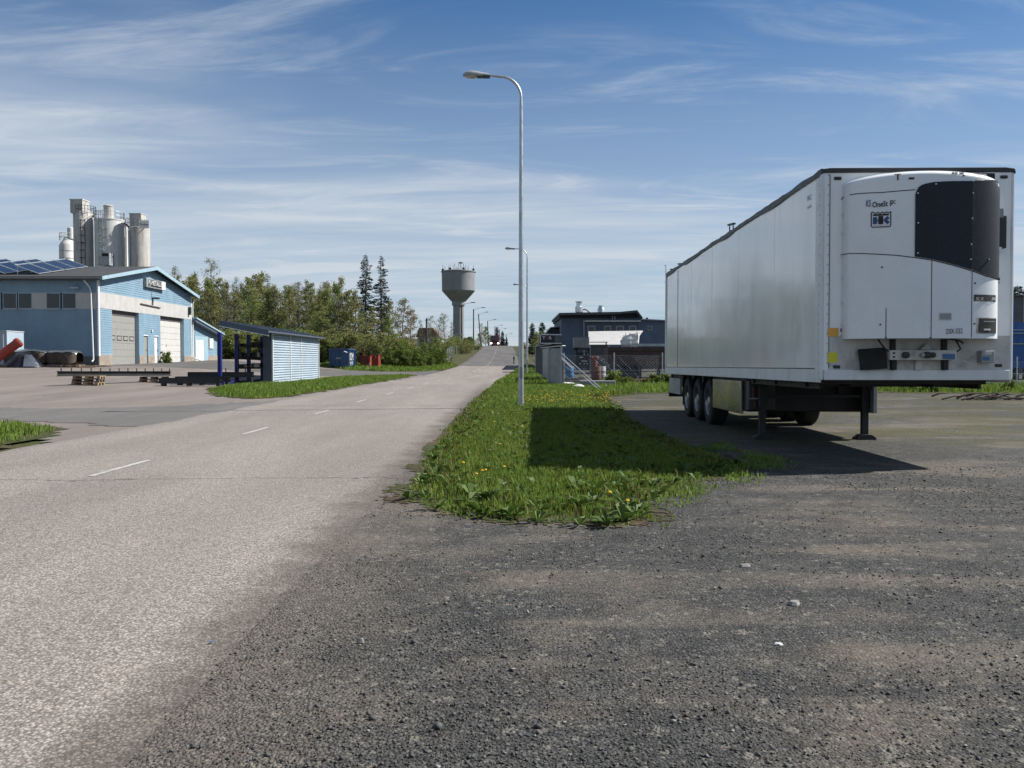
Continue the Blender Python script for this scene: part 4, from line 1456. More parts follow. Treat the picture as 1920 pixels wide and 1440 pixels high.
    part(MB().path([(GX - .75, Y0 - .45, 7.25), (GX - .75, Y0 - .45, 7.1), (GX - .55, Y0 - .12, 6.7), (GX - .45, Y0 - .12, 6.4), (GX - .33, Y0 - .12, 1.5), (GX - .36, Y0 - .28, 1.35)], .06, 8), 'downpipe', 'white_trim', smooth=True)
    part(MB().path([(GX + .45, Y1 + .35, 7.2), (GX + .2, Y1 + .15, 6.9), (GX + .1, Y1 + .1, 6.6), (GX + .1, Y1 + .1, 1.8), (GX + .3, Y1 + .1, 1.55), (GX + .7, Y1 + .3, 1.45)], .06, 8), 'downpipe', 'white_trim', smooth=True)
    rf = MB()
    ov, th = .55, .22
    yA, yB = Y0 - ov, Y1 + ov
    zA = roofz(Y0) - ov * (za - ze) / 9
    rf.prism([(yA, zA + .10), (ym, za + .10), (yB, zA + .10), (yB, zA + .14), (ym, za + .16), (yA, zA + .14)], 'x', XL, GX + .55)
    roof = part(rf, 'roof', 'roof_felt')
    part(MB().prism([(yA - .02, zA - .10), (ym, za - .12), (ym, za + .17), (yA - .02, zA + .15)], 'x', GX + .555, GX + .60), 'verge_board', 'blue_trim', roof)
    part(MB().prism([(ym, za - .12), (yB + .02, zA - .10), (yB + .02, zA + .15), (ym, za + .17)], 'x', GX + .555, GX + .60), 'verge_board', 'blue_trim', roof)
    part(MB().box(XL, GX + .55, yA - .05, yA, zA - .10, zA + .13), 'eaves_board', 'fascia', roof)
    part(MB().path([(XL, yA - .11, zA + .02), (GX + .5, yA - .11, zA - .02)], .07, 8), 'gutter', 'fascia', roof)
    part(MB().box(XL, GX + .55, yA, Y0, zA - .10, zA - .06), 'soffit', 'soffit', roof)
    # lean-to beyond the gable
    a0, a1 = Y1, 87.3
    lt = MB()
    zr = lambda y: 5.15 - (y - a0) * .165
    siding(lt, (GX - .15, 0, 0), (0, 1, 0), (1, 0, 0), lambda z: a0, lambda z: a1 if z < zr(a1) else a0 + (5.15 - z) / .165, 1.9, 5.1, .17)
    part(lt, 'lean_to_siding', 'blue_siding')
    part(MB().prism([(a0, zb), (a1, zb), (a1, zr(a1)), (a0, 5.15)], 'x', GX - 10, GX - .16), 'lean_to_wall', 'blue_trim')
    part(MB().box(GX - .3, GX - .11, a0, a1, zb, 1.9), 'plinth', 'plinth')
    part(MB().prism([(a0, 5.28), (a1 + .5, zr(a1 + .5) + .13), (a1 + .5, zr(a1 + .5) + .28), (a0, 5.43)], 'x', GX - 10, GX + .5), 'lean_to_roof', 'blue_trim')
    part(MB().prism([(a0, 5.0), (a1 + .4, zr(a1 + .4) - .12), (a1 + .4, zr(a1 + .4) + .12), (a0, 5.27)], 'x', GX - .14, GX + .40), 'lean_to_soffit', 'slate_steel')
    d = part(MB().box(GX - .14, GX - .10, 81.1, 84.6, 1.0, 3.75), 'garage_opening', 'blue_trim')
    part(MB().box(GX - .10, GX - .06, 81.2, 83.3, 1.0, 3.35), 'garage_door', 'white_trim')
    part(MB().box(GX - .10, GX - .05, 84.9, 86.0, 2.6, 3.6), 'notice_board', 'white_paint')
    # solar panels in rows, each panel a part of the roof
    for X in (-34.3, -36.75, -39.2, -41.65):
        for k in range(4):
            y = 62.9 + k * 1.82
            z0 = roofz(y) + .22; z1 = roofz(y + 1.74) + .22
            pn = MB().add([(X, y, z0), (X, y + 1.74, z1), (X - 1.75, y + 1.74, z1 + .62), (X - 1.75, y, z0 + .62)] + [(X, y, z0 - .04), (X, y + 1.74, z1 - .04), (X - 1.75, y + 1.74, z1 + .58), (X - 1.75, y, z0 + .58)],
                          ((0, 1, 2, 3), (7, 6, 5, 4), (0, 4, 5, 1), (1, 5, 6, 2), (2, 6, 7, 3), (3, 7, 4, 0)))
            p = part(pn, 'solar_panel', 'solar', roof)
            fr = MB()
            e = [Vector(v) + Vector((0, 0, .01)) for v in ((X, y, z0), (X, y + 1.74, z1), (X - 1.75, y + 1.74, z1 + .62), (X - 1.75, y, z0 + .62))]
            for i in range(4):
                fr.path([e[i], e[(i + 1) % 4]], .035, 4)
            fr.path([(X - 1.7, y + .3, z0 + .6), (X - 1.7, y + .3, roofz(y) + .1)], .03, 4)
            part(fr, 'panel_frame', 'alu', roof)
    return B


workshop()


# ------------------------------------------------------------------ silos
def silos():
    Y = 130.0
    zb = 2.2
    X = lambda px: wx(px, Y)
    Z = lambda py: wz(py, Y)

    def rail(mb, c, r, z, n=14, a0=0, a1=2 * math.pi):
        for h in (.55, 1.1):
            mb.path([(c[0] + r * math.cos(a), c[1] + r * math.sin(a), z + h) for a in np.linspace(a0, a1, n + 1)], .035, 4)
        for a in np.linspace(a0, a1, n + 1):
            mb.tube((c[0] + r * math.cos(a), c[1] + r * math.sin(a), z), (c[0] + r * math.cos(a), c[1] + r * math.sin(a), z + 1.1), .035, None, 4)

    def ladder(mb, x, y, z0, z1, cage=True):
        for s in (-.3, .3):
            mb.tube((x + s, y, z0), (x + s, y, z1), .045, None, 4)
        z = z0
        while z < z1:
            mb.tube((x - .3, y, z), (x + .3, y, z), .03, None, 4)
            if cage:
                mb.path([(x - .3, y, z), (x - .4, y - .4, z), (x, y - .7, z), (x + .4, y - .4, z), (x + .3, y, z)], .03, 4)
            z += 1.1
    # tall slim silo with a box on top
    t = thing('cement_silo', 'tall slim rust-stained cement silo with square head box', 'silo', (X(160), Y, zb))
    r = 1.37
    W(MB().lathe([(r, 0), (r, Z(403) - zb), (r * .9, Z(402) - zb + .25)], 26, (X(160), Y, zb)), t).build('drum', 'silo', t, smooth=True)
    W(MB().box(X(143.5), X(166), Y - 1.2, Y + .9, Z(403), Z(379)), t).build('head_box', 'silo', t)
    W(MB().box(X(142.5), X(167), Y - 1.3, Y + 1.0, Z(379), Z(377.5)), t).build('head_box_roof', 'silo_white', t)
    mb = MB(); rail(mb, (X(162), Y), 1.6, Z(403), 12, -1.9, 1.4); ladder(mb, X(168), Y - 1.45, Z(500), Z(415)); W(mb, t).build('ladder', 'steel_dark', t)
    # broad middle silo
    t = thing('cement_silo', 'broad pale cement silo with caged ladder, middle of the group', 'silo', (X(209), Y, zb))
    r = 2.08
    W(MB().lathe([(r, 0), (r, Z(416) - zb), (r * 1.03, Z(416) - zb), (r * 1.03, Z(414) - zb)], 30, (X(209), Y, zb)), t).build('drum', 'silo_white', t, smooth=True)
    W(MB().lathe([(.70, Z(415) - zb), (.70, Z(389) - zb), (.76, Z(389) - zb), (.72, Z(387.5) - zb), (.2, Z(385.5) - zb)], 18, (X(207.5), Y, zb)), t).build('head_tower', 'silo', t, smooth=True)
    mb = MB(); rail(mb, (X(209), Y), r, Z(414), 18); ladder(mb, X(205), Y - 2.2, Z(500), Z(400)); ladder(mb, X(213), Y - 2.15, Z(475), Z(430)); W(mb, t).build('ladder', 'galv_dull', t)
    b = MB().box(X(212), X(226), Y - 3.2, Y - 1.6, Z(502), Z(480)); W(b, t).build('filter_box', 'galv_dull', t)
    b = MB().box(X(213), X(225), Y - 3.25, Y - 3.2, Z(486), Z(480.5)); W(b, t).build('filter_louvre', 'ink', t)
    b = MB().path([(X(230), Y + .5, Z(416)), (X(240), Y + .3, Z(423)), (X(247), Y, Z(429))], .16, 6); b.path([(X(178), Y, Z(406)), (X(184), Y, Z(412))], .14, 6); W(b, t).build('walkway', 'steel_dark', t)
    # silo with the name board
    t = thing('cement_silo', 'streaked grey cement silo carrying a white name board', 'silo', (X(264), Y, zb))
    r = 1.52
    W(MB().lathe([(r, 0), (r, Z(429) - zb), (r * .9, Z(428) - zb)], 26, (X(264), Y, zb)), t).build('drum', 'silo', t, smooth=True)
    W(MB().box(X(252), X(273.5), Y - 1.1, Y + .8, Z(429), Z(404.5)), t).build('head_box', 'silo', t)
    W(MB().box(X(251.4), X(274.2), Y - 1.2, Y + .9, Z(404.5), Z(403.5)), t).build('head_box_roof', 'silo_white', t)
    mb = MB(); rail(mb, (X(260), Y), 1.65, Z(428), 12, -3.4, -.2); W(mb, t).build('railing', 'galv_dull', t)
    s = W(MB().obox((X(282), Y - 1.6, Z(425)), (1.35, .15, 1.15), (0, 0, R(14))), t).build('name_board', 'white_paint', t)
    l = t.location
    ca, sa = math.cos(R(14)), math.sin(R(14))
    lettering('lettering', 'Rudus', .40, 'ink', t, lambda u, v: (X(282) + u * ca + .09 * sa - l[0], Y - 1.6 + u * sa - .09 * ca - l[1], Z(425) + v - l[2]), True, True, 1.1)
    b = MB().tube((X(276), Y - .8, Z(432)), (X(283), Y - 1.4, Z(430)), .06); W(b, t).build('board_bracket', 'steel_dark', t)
    W(MB().tube((X(253), Y - 1.5, Z(505)), (X(252.5), Y - 1.5, Z(433)), .13), t).build('fill_pipe', 'white_paint', t)
    # small capped silo and a slab behind
    Xo, Zo = X, Z
    X = lambda px: wx(px, Y + 6)
    Z = lambda py: wz(py, Y + 6)
    t = thing('cement_silo', 'low banded silo with conical top behind the tall slim one', 'silo', (X(130), Y + 6, zb))
    W(MB().lathe([(1.25, 0), (1.25, Z(462) - zb), (1.0, Z(456) - zb), (.6, Z(450) - zb), (.5, Z(446) - zb)], 24, (X(130.5), Y + 6, zb)), t).build('drum', 'silo_white', t, smooth=True)
    W(MB().lathe([(.48, Z(449) - zb), (.48, Z(429) - zb), (.40, Z(428) - zb)], 14, (X(136), Y + 6, zb)), t).build('head_tower', 'silo_white', t, smooth=True)
    mb = MB(); rail(mb, (X(128), Y + 6), 1.0, Z(452), 10)
    for py in (473, 486.5):
        mb.lathe([(1.27, Z(py) - zb), (1.27, Z(py) - zb + .1)], 24, (X(130.5), Y + 6, zb))
    W(mb, t).build('band', 'galv_dull', t)
    X = lambda px: wx(px, Y + 4)
    Z = lambda py: wz(py, Y + 4)
    t = thing('stair_tower', 'pale grey slab tower between the two right-hand silos', 'tower', (X(240), Y + 4, zb))
    W(MB().box(X(233), X(246), Y + 3, Y + 5, zb, Z(424)), t).build('tower_wall', 'silo_white', t)
    mb = MB(); rail(mb, (X(240), Y + 4), .9, Z(424), 8); W(mb, t).build('railing', 'galv_dull', t)


silos()


# ------------------------------------------------------------------ water tower
def water_tower():
    Y = 410.0
    X0 = wx(860, Y); zb = g(X0, Y) - 2
    t = thing('water_tower', 'grey concrete water tower with wide drum tank on a stem', 'water tower', (X0, Y, zb))
    Z = lambda py: wz(py, Y) - zb
    k = Y / F
    MB().lathe([(11 * k, 0), (10.2 * k, Z(582)), (10.2 * k, Z(573))], 28).build('stem', 'concrete', t, smooth=True)
    MB().lathe([(12.5 * k, Z(573)), (12.5 * k, Z(566)), (14 * k, Z(565)), (31 * k, Z(546)), (31 * k, Z(545.5))], 40, cap=False).build('funnel', 'concrete', t, smooth=True)
    MB().lathe([(31 * k, Z(545.5)), (31.4 * k, Z(512)), (32.6 * k, Z(511.5)), (32.6 * k, Z(509.5)), (10 * k, Z(505)), (0.1, Z(504.5))], 40, cap=False).build('tank', 'concrete', t, smooth=True)
    an = MB()
    for i, (px, h) in enumerate(((831, 9), (836, 5), (842, 6), (846, 7), (851, 8), (855, 9), (858, 6), (862, 9), (867, 6), (871, 9), (874, 8), (879, 6), (888, 8))):
        x = (px - 860) * k
        y = -math.sqrt(max(0, (30 * k) ** 2 - x * x)) * (.9 if i % 2 else .4)
        an.tube((x, y, Z(509)), (x, y, Z(507 - h)), .10, None, 5)
        if i % 3 == 0:
            an.box(x - .5, x + .5, y - .3, y + .3, Z(509), Z(505))
    an.lathe([(.9, Z(494.5)), (1.2, Z(493.5)), (.8, Z(492.5))], 10, (1.0, 0, 0))
    an.tube((1.0, 0, Z(505)), (1.0, 0, Z(494)), .12, None, 5)
    an.build('antennas', 'steel_dark', t)


water_tower()


# ------------------------------------------------------------------ louvred shed and rack
def shed():
    t = thing('storage_shed', 'open-fronted steel storage shed with pale blue louvred side and slate monopitch roof', 'shed', (-12.75, 46, g(-12.75, 46)))
    zb = t.location[2]
    XE, XW, Ya, Yb = -12.78, -14.75, 46.0, 57.0
    zE, zW = 2.86, 3.34

    def part(mb, name, mat, parent=None, **k):
        return W(mb, t).build(name, mat, parent or t, **k)
    part(MB().box(XE - .05, XE, Ya, Yb, .25, 2.9), 'wall_core', 'blue_trim')
    edges = [Ya + .10, 49.75, 52.3, Yb - .05]
    for k in range(3):
        a, b = edges[k] + .06, edges[k + 1] - .06
        mb = MB()
        z = zb + .06
        st = .137
        while z < 2.86:
            zt_ = min(z + st, 2.88)
            # a bulging slat: three facets
            p = [(XE - .01, a, z), (XE + .06, a, z + st * .16), (XE + .055, a, z + st * .55), (XE + .0, a, zt_)]
            q = [(x, b, zz) for (x, _, zz) in p]
            mb.add(p + q, ((0, 4, 5, 1), (1, 5, 6, 2), (2, 6, 7, 3)))
            z += st
        part(mb, 'louvre_panel', 'pale_siding', smooth=False)
    for y in (Ya + .05, 49.75, 52.3, Yb):
        part(MB().box(XE - .02, XE + .075, y - .05, y + .05, .2, 2.95), 'post_cover', 'white_trim')
    part(MB().box(XE - .02, XE + .08, Ya, Yb, 2.88, 2.95), 'top_trim', 'white_trim')
    part(MB().box(XE - .45, XE - .02, Ya - .02, Ya + .04, .2, 2.9), 'end_panel', 'slate_steel')
    # roof
    r0, r1 = 44.0, 57.4
    sl = (zW - zE) / (XE + .35 - XW)
    rf = MB()
    rf.prism([(XW - .1, zW + .05), (XE + .40, zE + .02), (XE + .40, zE + .09), (XW - .1, zW + .12)], 'y', r0, r1)
    roof = part(rf, 'roof', 'slate_steel')
    rb = MB()
    for y in np.arange(r0 + .2, r1, .33):
        rb.prism([(XW - .1, zW + .12), (XE + .40, zE + .09), (XE + .40, zE + .12), (XW - .1, zW + .15)], 'y', y, y + .06)
    part(rb, 'roof_ribs', 'slate_steel', roof)
    part(MB().prism([(XW - .12, zW - .12), (XE + .42, zE - .14), (XE + .42, zE + .10), (XW - .12, zW + .14)], 'y', r0 - .03, r0 - .005), 'verge_board', 'slate_steel', roof)
    part(MB().prism([(XW - .12, zW - .16), (XE + .42, zE - .18), (XE + .42, zE - .14), (XW - .12, zW - .12)], 'y', r0 - .035, r0 + .03), 'verge_trim', 'white_trim', roof)
    # rack posts, arms and the base beam
    for (x, y) in ((-14.72, 43.6), (-14.6, 45.9), (-14.6, 48.0), (-14.6, 50.6), (-14.6, 53.5), (-14.6, 56.6)):
        z0 = g(x, y)
        p = part(MB().box(x - .09, x - .03, y - .09, y + .09, z0 - .1, 2.85).box(x + .03, x + .09, y - .09, y + .09, z0 - .1, 2.85).box(x - .03, x + .03, y - .03, y + .03, z0, 2.85), 'rack_post', 'rack_blue')
        if y > 45:
            for z in (1.0, 1.55, 2.15):
                part(MB().box(x, x + 1.3, y - .04, y + .04, z, z + .09), 'rack_arm', 'steel_dark', p)
    part(MB().box(-14.68, -14.52, 43.6, 56.7, g(-14.6, 44) + .02, g(-14.6, 44) + .16), 'base_beam', 'rack_blue')
    for y in (46.1, 50.8, 56.6):
        part(MB().box(XE - .14, XE - .05, y - .05, y + .05, .2, 2.88), 'wall_post', 'rack_blue')
    # goods on the arms: bundles of bars
    lab = [('dark steel bars on the lowest arms of the shed rack', 1.09), ('dark steel bars on the middle arms of the shed rack', 1.64), ('dark steel bars on the top arms of the shed rack', 2.24)]
    for i, (lb, z) in enumerate(lab):
        mb = MB()
        for k in range(6):
            x = -14.35 + k * .17
            mb.box(x, x + .12, 45.3 + random.uniform(-.5, .4), 55 + random.uniform(-.5, .5), z, z + random.choice((.1, .16, .22)))
        tag(mb.build('steel_bundle', 'steel_dark'), lb, 'steel bars', 'steel stored in the shed rack')


shed()


def pallet(mb, c, rz=0, L_=1.2, D_=.8, z=0):
    """one euro pallet, added to a mesh"""
    ca, sa = math.cos(rz), math.sin(rz)

    def b(x0, x1, y0, y1, z0, z1):
        n = len(mb.v)
        mb.box(x0, x1, y0, y1, z0, z1)
        mb.v[n:] = [(c[0] + p[0] * ca - p[1] * sa, c[1] + p[0] * sa + p[1] * ca, c[2] + z + p[2]) for p in mb.v[n:]]
    for k in range(5):
        y = -D_ / 2 + k * (D_ - .12) / 4
        b(-L_ / 2, L_ / 2, y, y + .12, .122, .144)
    for k in range(3):
        y = -D_ / 2 + k * (D_ - .12) / 2
        b(-L_ / 2, L_ / 2, y, y + .12, 0, .022)
        for q in range(3):
            x = -L_ / 2 + q * (L_ - .14) / 2
            b(x, x + .14, y, y + .12, .022, .10)
    for q in range(3):
        x = -L_ / 2 + q * (L_ - .14) / 2
        b(x, x + .14, -D_ / 2, D_ / 2, .10, .122)


def yard_things():
    # pallet stacks carrying a long black beam
    base = [(-19.85, 40.5), (-18.3, 44.2)]
    for i, ((x, y), n, lb) in enumerate(zip(base, (3, 2), ('stack of wooden pallets under the near end of the black beam', 'low stack of wooden pallets under the far end of the black beam'))):
        for k in range(n):
            mb = MB()
            z = g(x, y) + k * .146
            pallet(mb, (0, 0, 0), R(4) + k * .03)
            o = mb.build('pallet', 'pallet_wood' if k % 2 == 0 else 'old_wood', None, loc=(x + .03 * k, y, z))
            tag(o, lb if n == 2 and k == 0 and False else lb.replace('stack of wooden pallets', ('bottom', 'second', 'top')[k] + ' wooden pallet of the stack') if n == 3 else lb.replace('low stack of wooden pallets', ('bottom', 'top')[k] + ' wooden pallet of the low stack'), 'pallet', 'pallets under the black beam')
    a = Vector((-20.6, 39.2, g(-19.85, 40.5) + .43)); b = Vector((-17.85, 45.2, g(-18.3, 44.2) + .31))
    t = thing('steel_beam', 'long black steel beam with upright bolts lying across two pallet stacks', 'beam', tuple(a))
    d = b - a
    mb = MB()
    ln = d.length
    rz = math.atan2(d.y, d.x)
    ry = -math.asin(d.z / ln)
    t.rotation_euler = (0, ry, rz)
    MB().box(0, ln, -.10, .10, .0, .02).box(0, ln, -.012, .012, .02, .22).box(0, ln, -.10, .10, .22, .24).build('beam', 'steel_dark', t)
    for x in np.linspace(.15, ln - .1, 13):
        MB().tube((x, -.05, .24), (x, -.05, .38), .028, None, 6).build('bolt', 'steel_dark', t)
    # low steel sections left of the rack
    for i, (x0, y0, l, w, h, z, rz, lb) in enumerate(((-16.85, 41.4, 2.9, .35, .24, .14, 2, 'long dark steel section lying lowest beside the blue rack'),
                                                      (-16.5, 42.5, 2.6, .4, .26, .16, 3, 'dark steel section lying behind the lowest one'),
                                                      (-16.9, 45.2, 3.3, .4, .28, .26, 5, 'rearmost dark steel section with upright bolts beside the rack'))):
        t = thing('steel_section', lb, 'beam', (x0, y0, g(x0, y0)), R(rz), 'steel sections beside the rack')
        MB().box(0, l, -w / 2, -w / 2 + .03, z, z + h).box(0, l, w / 2 - .03, w / 2, z, z + h).box(0, l, -w / 2 + .03, w / 2 - .03, z + h * .4, z + h * .55).build('section', 'steel_dark', t)
        for x in (.1, l * .45, l - .2):
            MB().box(x, x + .16, -w / 2, w / 2, -.01, z).build('bearer', 'steel_dark', t)
        if i == 2:
            for x in (1.5, 1.9, 2.9):
                MB().tube((x, 0, z + h * .5), (x, 0, z + h + .2), .03, None, 6).build('bolt', 'steel_dark', t)
    # wrapped bundles against the workshop wall
    def bundle(name, lb, x0, x1, y, z1, mat, wrap, seed):
        zb = g((x0 + x1) / 2, y)
        t = thing(name, lb, 'bundle', ((x0 + x1) / 2, y, zb))
        L_, Hh = x1 - x0, z1 - zb
        r = random.Random(seed)
        mb = MB()
        us = np.linspace(-L_ / 2, L_ / 2, 15)
        secs = np.linspace(0, 2 * math.pi, 17)

        def fn(a, u):
            e = 1 - abs(2 * u / L_) ** 8 * .35
            y_ = .75 * e * (abs(math.cos(a)) ** .35) * math.copysign(1, math.cos(a))
            z_ = Hh * .5 * (1 + e * (abs(math.sin(a)) ** .35) * math.copysign(1, math.sin(a)))
            n_ = .10 * float(vnoise(u * 3, a * 2, 1.0, seed))
            return (u, y_ + n_, max(.12, z_ * .88 + .12 + n_ * .6))
        mb.grid(fn, secs, us)
        mb.build('load', mat, t, smooth=True)
        wr = MB()
        wr.grid(lambda a, u: tuple(Vector(fn(a, u)) * 1.03 + Vector((0, 0, .01))), np.linspace(R(50), R(152), 10), np.linspace(-L_ / 2, L_ / 2, 12))
        wr.build('wrapping', wrap, t, smooth=True)
        for u in (-L_ * .3, L_ * .28):
            MB().box(u - .5, u + .5, -.6, .6, 0, .13).build('bearer', 'old_wood', t)
    bundle('wrapped_bundle', 'dark bundle half wrapped in silver foil, left of two against the workshop', -33.6, -30.75, 57.5, wz(657, 57.5), 'cargo_brown', 'foil', 3)
    bundle('wrapped_bundle', 'dark bundle with silver end wrap nearest the workshop corner', -30.7, -28.7, 57.5, wz(658, 57.5), 'cargo_brown', 'foil', 8)
    # black tarp heap
    t = thing('tarpaulin_heap', 'black crumpled tarpaulin heap in front of the foil bundle', 'tarpaulin', (wx(45, 56), 56, g(wx(45, 56), 56)))
    mb = MB()
    mb.grid(lambda a, q: ((1.35 * q * math.cos(a)) * (1 + .15 * float(vnoise(a * 2, q, 1, 5))), .9 * q * math.sin(a), max(0, 1.0 * (1 - q ** 1.6) + .18 * float(vnoise(q * 4 * math.cos(a), q * 4 * math.sin(a), 1, 6)) * (1 - q))), np.linspace(0, 2 * math.pi, 29), np.linspace(.001, 1, 10))
    mb.build('tarpaulin', 'tarp_black', t, smooth=True)
    t2 = MB()
    t2.grid(lambda a, q: (1.3 * q * math.cos(a) + .15, .92 * q * math.sin(a) - .05, max(.02, 1.0 * (1 - q ** 1.6) + .09)), np.linspace(R(285), R(330), 6), np.linspace(.45, 1.02, 6))
    t2.build('foil_flap', 'foil', t, smooth=True)
    # red cylinder leaning
    t = thing('red_pipe', 'thick red steel pipe leaning up at the left edge of the yard', 'pipe', (wx(-20, 55), 55, g(wx(-20, 55), 55)))
    p0 = Vector((0, 0, .25)); p1 = Vector((wx(33, 55) - wx(-20, 55), .3, wz(640, 55) - g(wx(-20, 55), 55)))
    MB().path([p0, p1], .29, 16).build('pipe', 'red_paint', t, smooth=True)
    d = (p1 - p0).normalized()
    MB().path([p1 - d * .22, p1 - d * .05], .325, 16).build('collar', 'red_paint', t, smooth=True)
    MB().path([p1 + d * .001, p1 + d * .02], .22, 12).build('pipe_mouth', 'rust', t)
    # pale corrugated container at the left edge
    t = thing('pale_container', 'pale blue corrugated container at the left edge of the yard', 'container', (wx(-40, 56), 58, g(-34, 58)))
    xr = wx(13.5, 57) - t.location[0]
    mb = MB()
    xs = np.arange(-1.2, xr + .001, .09)
    mb.grid(lambda i, z: (xs[int(i)], (-1.05 if int(i) % 4 < 2 else -1.0), z), list(range(len(xs))), [.15, wz(622, 57) - t.location[2]])
    mb.build('corrugated_side', 'pale_siding', t)
    MB().box(-1.2, xr, -.98, 1.0, .1, wz(621, 57) - t.location[2]).build('box', 'pale_siding', t)
    MB().box(-1.2, xr + .04, -1.08, 1.02, wz(621, 57) - t.location[2], wz(620, 57) - t.location[2]).build('top_rail', 'white_trim', t)
    # loose pallets beside the bundles
    for (px, py, n, lb) in ((4, 686, 1, 'brown pallet at the far left by the red pipe'), (122, 688, 1, 'dark pallet under the foil bundle near the corner'), (146, 689, 1, 'pale broken pallet lying by the workshop corner')):
        x, y = wx(px, 56.5), 56.5
        mb = MB(); pallet(mb, (0, 0, 0), R(6))
        tag(mb.build('pallet', 'pallet_wood' if px > 140 else 'old_wood', None, loc=(x, y - .7, g(x, y))), lb, 'pallet')
    mb = MB()
    for k in range(5):
        mb.obox((random.uniform(-.5, .9), random.uniform(-.3, .3), .03 + .03 * k), (1.6, .1, .025), (0, 0, random.uniform(-.5, .5)))
    o = mb.build('plank_heap', 'pallet_wood', None, loc=(wx(160, 55.5), 55.5, g(wx(160, 55.5), 55.5)))
    tag(o, 'small heap of loose planks near the workshop corner', 'planks')


yard_things()


# ------------------------------------------------------------------ skips and containers by the wood
def skips():
    def ribbed(t, x0, x1, y0, y1, h, mat, rib):
        MB().box(x0, x1, y0, y1, .12, h).build('box', mat, t)
        nx = int((x1 - x0) / .32); ny = int((y1 - y0) / .32)
        for k in range(nx + 1):
            x = x0 + (x1 - x0 - .08) * k / nx
            MB().box(x, x + .08, y0 - .06, y0, .15, h - .05).build('rib', rib, t)
        for k in range(ny + 1):
            y = y0 + (y1 - y0 - .08) * k / ny
            MB().box(x1, x1 + .06, y, y + .08, .15, h - .05).build('rib', rib, t)
        MB().box(x0 - .05, x1 + .08, y0 - .08, y1 + .05, h, h + .10).build('top_rail', rib, t)
        MB().box(x0 + .1, x1 - .1, y0 + .02, y1 - .1, h + .10, h + .14).build('load', 'void', t)
        MB().box(x0 + .2, x1 - .2, y0 + .1, y1, 0, .12).build('skid', 'steel_dark', t)
    Y = 79.0
    X = lambda px: wx(px, Y)
    G_ = lambda x: g(x, Y)
    t = thing('skip_container', 'blue ribbed skip with white lettering, largest and nearest the grass', 'skip', (X(640), Y, G_(X(640))))
    ribbed(t, 0, X(653) - X(640), 0, 3.6, wz(656, Y) - G_(X(640)), 'skip_blue', 'skip_blue')
    xe = X(653) - X(640) + .07
    lettering('lettering', 'IOM', 1.0, 'white_paint', t, lambda u, v: (xe, 1.3 + u, 1.10 + v), True, True, 1.8)
    lettering('lettering', 'M F', .5, 'white_paint', t, lambda u, v: (xe, 1.3 + u, .48 + v), True, True, 1.6)
    hk = MB().path([(.2, -.12, wz(660, Y) - G_(X(640))), (.35, -.3, wz(659, Y) - G_(X(640))), (.55, -.12, wz(661, Y) - G_(X(640)))], .04, 6)
    hk.build('lifting_hook', 'white_paint', t)
    t = thing('skip_container', 'dark blue skip with a worn label, in the middle of the blue three', 'skip', (X(625), Y + .6, G_(X(625))))
    ribbed(t, 0, X(639) - X(625), 0, 3.4, wz(655, Y) - G_(X(625)), 'skip_blue', 'skip_blue')
    MB().box(.12, .70, -.075, -.065, .85, .97).build('label_plate', 'galv_dull', t)
    t = thing('skip_container', 'blue skip half hidden behind the louvred shed', 'skip', (X(611), Y + 1.6, G_(X(611))))
    ribbed(t, 0, X(624) - X(611), 0, 3.2, wz(656, Y) - G_(X(611)), 'skip_blue', 'skip_blue_pale')
    Y2 = 84.0
    for (a, b, h0, lb) in ((676, 694, 668.5, 'low red skip with rusty panel beside the blue skips'), (696, 706, 667, 'small red skip behind the low red one')):
        x0 = wx(a, Y2); x1 = wx(b, Y2)
        yy = Y2 if a < 690 else Y2 + 1.2
        t = thing('red_skip', lb, 'skip', (x0, yy, g(x0, yy)))
        h = wz(h0, Y2) - g(x0, Y2)
        MB().prism([(0, .1), (x1 - x0, .1), (x1 - x0, h), (0, h)], 'y', 0, 1.5).build('box', 'skip_red', t)
        for k in range(4):
            x = (x1 - x0 - .08) * k / 3
            MB().box(x, x + .08, -.06, 0, .1, h).build('rib', 'red_paint', t)
        MB().box(-.05, x1 - x0 + .05, -.08, 1.55, h, h + .09).build('top_rail', 'red_paint', t)
        if a < 690:
            MB().box(.45, .85, -.03, -.002, .2, h - .2).build('rusty_panel', 'rust', t)
        else:
            MB().obox((.2, -.05, h * .8), (.1, .02, .4), (0, R(15), 0)).build('sticker', 'sticker_white', t)
    x = wx(693, 77.5)
    tag(MB().box(-.05, .05, -.05, .05, -.1, .75).box(-.06, .06, -.06, .06, .75, .78).build('marker_post', 'pallet_wood', None, loc=(x, 77.5, g(x, 77.5))), 'short pale marker post in the grass by the red skip', 'post')


skips()


